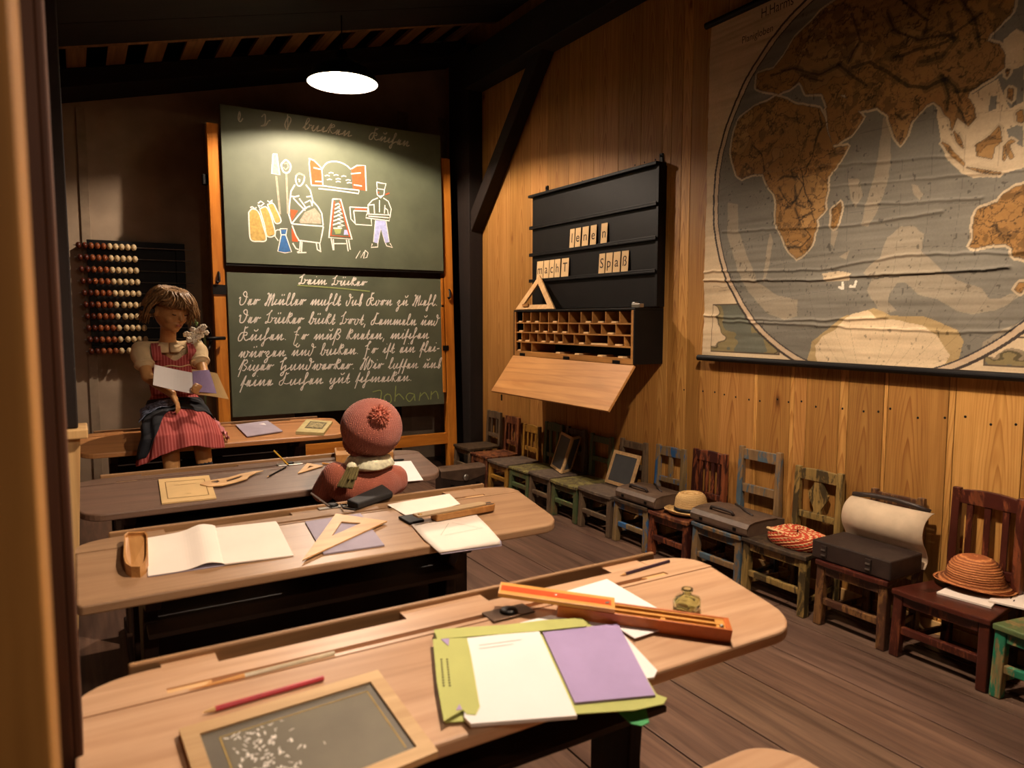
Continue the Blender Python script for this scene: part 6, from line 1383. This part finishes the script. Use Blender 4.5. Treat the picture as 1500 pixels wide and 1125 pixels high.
# bodice with straps
mb = MB(); BR = []
for k in range(12):
    f = k / 11; z = .79 + .225 * f; rx = .108 + .016 * math.sin(f * 2.2); ry = .092 + .020 * math.sin(f * 2.0)
    BR.append([V(.43 + rx * math.cos(a), 4.247 - .012 * f - ry * math.sin(a) * (1 if True else 1), z - (.032 * math.exp(-((math.cos(a)) / .32) ** 2) * (1 if math.sin(a) > 0 else 0)) * max(0, f - .8) / .2 + .012 * f * abs(math.cos(a))) for a in [2 * PI * j / 64 for j in range(64)]])
mb.rings(BR, True, False); bo = mb.build('bodice', mStripe, gl, smooth=True); sm = bo.modifiers.new('thick', 'SOLIDIFY'); sm.thickness = .003
for s in (-1, 1):
    mb = MB(); P_ = catmull([np.array(q) for q in [(.43 + s * .078, 4.138, .985), (.43 + s * .085, 4.130, 1.015), (.43 + s * .086, 4.158, 1.058), (.43 + s * .082, 4.215, 1.072), (.43 + s * .075, 4.29, 1.045), (.43 + s * .06, 4.335, .96)]], 5)
    mb.rings([[V(p[0] - .022, *p[1:]), V(p[0] + .022, *p[1:]), V(p[0] + .022, p[1] - .002, p[2] + .004), V(p[0] - .022, p[1] - .002, p[2] + .004)] for p in P_]); mb.build('shoulder_strap', mStripe, gl, smooth=False)
mb = MB(); mb.tube([V(.43 + .118 * math.cos(a), 4.243 - .118 * math.sin(a), .955 + .004 * math.sin(8 * a)) for a in [PI * (.12 + .76 * q / 16) for q in range(17)]], .0035, 6); mb.build('lace_trim', mBlouse, bo, smooth=True)
for k in range(3):
    mb = MB(); mb.ball((.445, 4.124 + .002 * k, .925 - .032 * k), (.0065, .004, .0065), 10); mb.build('button', mInk, bo, smooth=True)
# blouse: chest, puffed sleeves, collar
mb = MB(); mb.caps((.43, 4.245, .88), (.43, 4.24, .955), .088, .090); mb.caps((.43, 4.232, .96), nb + V(0, .01, -.012), .084, .046)
for sh, el in ((rs, re), (ls, le)):
    q = sh.lerp(el, .20); mb.caps(nb + V(0, .02, -.05), sh, .048, .046); mb.ball(q, (.056, .056, .060), 16); mb.caps(q, sh.lerp(el, .50), .054, .047)
remesh(mb.build('blouse', mBlouse, gl), .006, 4)
for sh, el in ((rs, re), (ls, le)):
    a = sh.lerp(el, .56); dd = (el - sh).normalized(); M = Matrix.Translation(a) @ dd.to_track_quat('Z', 'Y').to_matrix().to_4x4(); mb = MB(); mb.lathe([(.045, -.008), (.050, 0), (.046, .008), (.040, .010)], 24, M, False); mb.build('sleeve_cuff', mBlouse, gl, smooth=True)
for s in (-1, 1):
    mb = MB(); c = nb + V(0, -.01, -.012); R0 = []
    for k in range(10):
        a = s * (PI * .02 + PI * .8 * k / 9) - PI / 2; o = V(math.cos(a), math.sin(a), 0); wd = .042 * math.sin(PI * (k + .8) / 10.5) ** .6
        R0.append([c + o * .042 + V(0, .012, .008), c + o * (.046 + wd) + V(0, .010, -.018 - (.022 if k < 3 else 0)), c + o * (.044 + wd) + V(0, .010, -.024 - (.022 if k < 3 else 0)), c + o * .040 + V(0, .012, .0)])
    mb.rings(R0); mb.build('collar', mBlouse, gl, smooth=True)
# hair
mHair = wood('brown hair', '#5c3f20', '#b48c5a', 'Z', 60, .45, .2, 0)
hr = random.Random(5); mb = MB()
mb.rings([[head + HR @ V((r_ + .010) * .082 * math.cos(a) / .08 * 1.0, (r_ + .006) * .094 * math.sin(a) / .08, zz) for a in [2 * PI * j / 28 for j in range(28)]] for r_, zz in [(.001, .112), (.03, .108), (.055, .092), (.072, .066), (.080, .034)]], True, True)
for k in range(620):
    az = hr.uniform(0, 2 * PI); front = math.sin(az) < -.25       # local -y is the face
    part = V(hr.uniform(-.02, .02), hr.uniform(-.01, .03), .112)
    if front: end = hr.uniform(.036, .066)
    else: end = hr.uniform(-.085, -.03)
    if front and math.cos(az) < -.5: end -= hr.uniform(.0, .08)
    out = hr.uniform(1.08, 1.42); pts_ = []
    for q in range(8):
        f = q / 7; ph = f * (PI / 2 if True else 0); zz = .112 + (end - .112) * (1 - math.cos(f * PI / 2)) if f < 1 else end
        rad = math.sqrt(max(0, 1 - (max(zz, 0) / .122) ** 2)) * out * (1 + (.10 * f if zz < .02 else 0)); aa = az + .35 * math.sin(f * 2.5 + az * 3) * f + hr.uniform(-.05, .05)
        pts_.append(head + HR @ V(rad * .086 * math.cos(aa) + part.x * (1 - f), rad * .098 * math.sin(aa) + part.y * (1 - f), zz))
    pts_[-1] = pts_[-1] + HR @ V(hr.uniform(-.012, .012), hr.uniform(-.012, .012), hr.uniform(-.004, .01))
    mb.tube(pts_, [.004, .0055, .006, .006, .0055, .005, .004, .0014], 5)
mb.build('hair', mHair, gl, smooth=True)
mb = MB(); c = head + HR @ V(.100, .02, -.012); mb.ball(c + V(0, 0, .0), (.030, .018, .016), 12); mb.ball(c + V(-.028, 0, .012), (.022, .012, .013), 12); mb.build('hair_bow', plain('dark ribbon', '#15161c', .6), gl, smooth=True)
# pink underskirt on the desk beside her
mb = MB(); rows_ = []
for i in range(14):
    rows_.append([V(.615 + .050 * i / 13 + .006 * math.sin(j * .9), 4.19 - .15 * j / 17 + .008 * math.sin(i * 1.3), .655 - .07 * (i / 13) + .012 * math.sin(i * 1.1 + j * 1.2) - (.02 if j > 12 else 0)) for j in range(18)])
mb.rings(rows_, False, False); us = mb.build('petticoat', plain('pink cotton', '#c87f80', .9, var=.1, scale=20), gl, smooth=True); sm = us.modifiers.new('thick', 'SOLIDIFY'); sm.thickness = .002
# booklet held in her hands
hb = empty('held_booklet', g(283, 576, 3.91)); tag(hb, 'open booklet with white and lilac pages held by the seated girl mannequin', 'booklet')
def sheet(name, TL, TR, BR, BL, bul, mats, th=.003):
    R0 = []
    for k in range(13):
        s = k / 12; b_ = V(0, -1, .2) * bul * math.sin(PI * s); R0.append([BL.lerp(BR, s) + b_, TL.lerp(TR, s) + b_])
    mb = MB(); mb.rings(R0, False, False); o = mb.build(name, mats, hb); sm = o.modifiers.new('thick', 'SOLIDIFY'); sm.thickness = th; sm.offset = 0; return o
sheet('white_page', g(226, 534, 3.93), g(282, 546, 3.955), g(283, 577, 3.925), g(224, 564, 3.90), -.012, mWhitePaper)
sheet('cover', g(281, 541, 3.965), g(318, 547, 3.935), g(335, 585, 3.90), g(284, 577, 3.93), .014, mOldPaper)
sheet('lilac_page', g(282, 544, 3.952), g(306, 542, 3.935), g(321, 577, 3.905), g(284, 574, 3.922), .012, mPurple)
# flower spray in a small vase behind her
fv = empty('flower_vase', (.60, 4.36, ZB)); tag(fv, 'small vase with a spray of white flowers behind the seated girl mannequin', 'flowers')
mb = MB(); mb.lathe([(.022, 0), (.03, .02), (.032, .05), (.018, .085), (.016, .10), (.02, .105)], 20, Matrix.Translation((.60, 4.36, ZB))); mb.build('vase', plain('brown glaze', '#4a2d1a', .3), fv, smooth=True)
fr_ = random.Random(9); st = MB(); fl = MB(); lf_ = MB()
for k in range(58):
    px_, py_ = fr_.choice([(fr_.gauss(284, 5), fr_.gauss(489, 4)), (fr_.gauss(292, 4), fr_.gauss(484, 4)), (fr_.gauss(281, 4), fr_.gauss(497, 5)), (fr_.gauss(287, 4), fr_.gauss(505, 4)), (fr_.gauss(296, 2.5), fr_.gauss(482, 3))])
    p = g(px_, py_, 4.22 + fr_.uniform(-.05, .02)); b0 = V(.60, 4.36, ZB + .1)
    if k % 3 == 0: st.tube([b0, b0.lerp(p, .5) + V(.02, .03, .06), p], .0016, 5)
    for q in range(5):
        a = q * 2 * PI / 5 + k; d_ = V(math.cos(a), -.25, math.sin(a)); fl.ball(p + d_ * .0075, (.0075, .004, .0075), 6)
for (px_, py_) in [(283, 462), (281, 466), (285, 470), (279, 472), (288, 474)]:
    p = g(px_, py_, 4.27); b0 = V(.60, 4.36, ZB + .1); st.tube([b0, b0.lerp(p, .5) + V(.02, .02, .05), p], .0016, 5); lf_.ball(p, (.008, .004, .012), 8)
st.build('stems', plain('green stem', '#4c5a34', .7), fv); fl.build('white_blossoms', plain('white petals', '#efe3cc', .8, var=.05), fv, smooth=True); lf_.build('green_buds', plain('green bud', '#6d8a52', .7), fv, smooth=True)
# crank wheel on the left easel post
c = g(303, 496, 5.1); mb = MB(); mb.tube([c + V(.0, .05 * math.cos(a), .075 * math.sin(a)) + V(.03 * math.cos(a), 0, 0) for a in [2 * PI * q / 24 for q in range(25)]], .010, 8); mb.tube([c, c + V(.12, .06, 0)], .012, 8); w_ = mb.build('crank_wheel', mIron, ea, smooth=True)
mb = MB(); mb.caps(c + V(-.02, -.03, -.075), c + V(-.06, -.04, -.07), .010, .008); mb.build('crank_handle', mEasel, w_, smooth=True)

# ---------------- child in the red cap, seen from behind, at the third desk
bh = g(544, 632, 2.60); by = empty('mannequin', (1.0, 2.60, .33)); tag(by, 'child mannequin in salmon knitted cap and sweater seen from behind at the third desk', 'mannequin')
sc = g(536, 704, 2.60); nk = g(541, 676, 2.60)
mb = MB(); pel = V(sc.x - .005, 2.575, .425)
mb.caps(pel, V(sc.x, 2.60, .52), .085, .085); mb.caps(V(sc.x, 2.60, .52), nk - V(0, 0, .03), .085, .05); mb.caps(nk - V(0, 0, .04), bh - V(0, 0, .02), .036, .040); mb.ball(bh + V(0, .02, .0), (.078, .092, .100), 20)
mb.ball(bh + V(0, .075, -.045), (.05, .045, .045), 14); mb.caps(bh + V(0, .108, .0), bh + V(0, .128, -.03), .006, .011, 8); mb.ball(bh + V(0, .10, -.065), (.02, .012, .006), 8)
for s in (-1, 1): mb.ball(bh + V(s * .08, .01, -.01), (.010, .018, .025), 10); mb.ball(bh + V(s * .03, .098, .004), (.014, .01, .008), 8)
lsh, rsh = g(492, 696, 2.61), g(578, 700, 2.61)
lel = g(474, 730, 2.70); lel.z = max(lel.z, .545); lwr = pt(2, 484, 690, .03); rel = V(rsh.x + .035, 2.72, .545); rwr = pt(2, 572, 694, .028)
mb.caps(lsh, lel, .034, .028); mb.caps(lel, lwr, .028, .020); mb.caps(rsh, rel, .034, .028); mb.caps(rel, rwr, .028, .020)
hand(mb, lwr, (.5, .8, -.05), (.2, 0, -1), .095, .6, thumb=-1, r=.006); hand(mb, rwr, (-.3, .9, -.05), (0, 0, -1), .095, .5, thumb=1, r=.006)
for s in (-1, 1):
    mb.caps(pel + V(s * .045, .02, 0), pel + V(s * .06, .30, .01), .055, .045); mb.caps(pel + V(s * .06, .30, .01), pel + V(s * .06, .30, -.33), .042, .032)
remesh(mb.build('body', mSkin2, by), .0055, 4)
mKnit = knit('salmon knit', '#cf7a64', 62); mKnitS = knit('salmon sweater knit', '#cc7358', 62)
mb = MB(); mb.caps(pel + V(0, 0, .0), V(sc.x, 2.60, .52), .104, .106); mb.ball(V(sc.x, 2.60, sc.z - .02), (.145, .098, .075), 20); mb.caps(V(sc.x, 2.60, .53), nk - V(0, 0, .045), .11, .066)
for sh_, el_, wr_ in ((lsh, lel, lwr), (rsh, rel, rwr)):
    mb.ball(sh_ + V(0, 0, -.012), (.052, .056, .052), 14); mb.caps(sh_, el_, .052, .045); mb.caps(el_, el_.lerp(wr_, .8), .045, .034)
remesh(mb.build('sweater', mKnitS, by), .007, 6)
mb = MB()
for s in (-1, 1):
    mb.caps(pel + V(s * .045, .02, 0), pel + V(s * .06, .30, .01), .064, .054); mb.caps(pel + V(s * .06, .30, .01), pel + V(s * .06, .30, -.22), .052, .042)
mb.ball(pel, (.10, .09, .07), 14); remesh(mb.build('trousers', plain('dark wool', '#2a2320', .9), by), .008, 4)
for s in (-1, 1):
    mb = MB(); mb.caps(pel + V(s * .06, .29, -.365), pel + V(s * .06, .40, -.37), .034, .028); mb.build('shoe', mLeatherD, by, smooth=True)
# collar scarf
mScarf = plain('cream printed scarf', '#ece2bd', .85, var=.25, scale=45); mScarfD = plain('olive scarf end', '#6f6238', .85, var=.25, scale=40)
mb = MB(); R0 = []
for k in range(33):
    a = 2 * PI * k / 32; o = V(math.cos(a), math.sin(a), 0); r_ = .072 + .006 * math.sin(3 * a + 1)
    R0.append([nk + o * (r_ * .80) + V(0, 0, .030), nk + o * (r_ * 1.08) + V(0, 0, .018), nk + o * (r_ * 1.30) + V(0, 0, -.010 + .004 * math.sin(5 * a)), nk + o * (r_ * 1.25) + V(0, 0, -.018), nk + o * r_ * .85 + V(0, 0, .0)])
mb.rings(R0, True, False); mb.build('scarf', mScarf, by, smooth=True)
kn = g(515, 684, 2.49); mb = MB(); mb.ball(kn, (.020, .014, .018), 12)
mb.build('scarf_knot', mScarf, by, smooth=True)
for (xa, xb, ya, xc_, xd, yb_, sd) in ((508, 524, 684, 494, 516, 715, 0), (512, 526, 684, 508, 521, 703, 2)):
    mb = MB(); rows_ = []
    for a in range(14):
        f = a / 13; x0_ = xa + (xc_ - xa) * f; x1_ = xb + (xd - xb) * f; y_ = ya + (yb_ - ya) * f
        rows_.append([g(x0_ + (x1_ - x0_) * b / 15, y_ + (3 * f * (b / 15 - .5) if sd == 0 else 0), 2.476 - .006 * math.sin(b * 1.25 + sd + f * 2) - .010 * f + (.003 * sd)) for b in range(16)])
    mb.rings(rows_, False, False); q_ = mb.build('scarf_tail', mScarfD, by, smooth=True); sm = q_.modifiers.new('thick', 'SOLIDIFY'); sm.thickness = .003
# knitted cap with pompom
cc_ = g(544, 627, 2.585); ax = Vector((.03, -.62, .78)).normalized(); M = Matrix.Translation(cc_) @ ax.to_track_quat('Z', 'Y').to_matrix().to_4x4()
n = 96; prof = [(.078, -.100), (.086, -.096), (.088, -.082), (.086, -.070), (.098, -.050), (.110, -.020), (.1135, .010), (.108, .040), (.090, .068), (.062, .086), (.030, .094), (.010, .090), (.001, .085)]
P_ = catmull([np.array(q) for q in prof], 4); mb = MB()
mb.rings([[M @ V((r_ + .0016 * math.cos(j * PI) * min(1, r_ / .05)) * math.cos(2 * PI * j / n), (r_ + .0016 * math.cos(j * PI) * min(1, r_ / .05)) * math.sin(2 * PI * j / n), z + .006 * math.sin(2 * PI * j / n * 2) * (r_ / .1)) for j in range(n)] for r_, z in P_], True, False)
cp = mb.build('knitted_cap', mKnit, by, smooth=True); sm = cp.modifiers.new('thick', 'SOLIDIFY'); sm.thickness = .004
pc_ = g(556, 609, cc_.y - .098); mb = MB(); pr = random.Random(4)
mb.ball(pc_, .027, 14)
for k in range(620):
    v = Vector((pr.gauss(0, 1), pr.gauss(0, 1), pr.gauss(0, 1))).normalized(); q = pc_ + v * .025; mb.tube([q, q + (v + Vector((pr.gauss(0, .35), pr.gauss(0, .35), pr.gauss(0, .35)))) * .011], [.0022, .0012], 4)
mb.build('pompom', plain('salmon wool tufts', '#cd7d66', .95, var=.15, scale=60), cp)
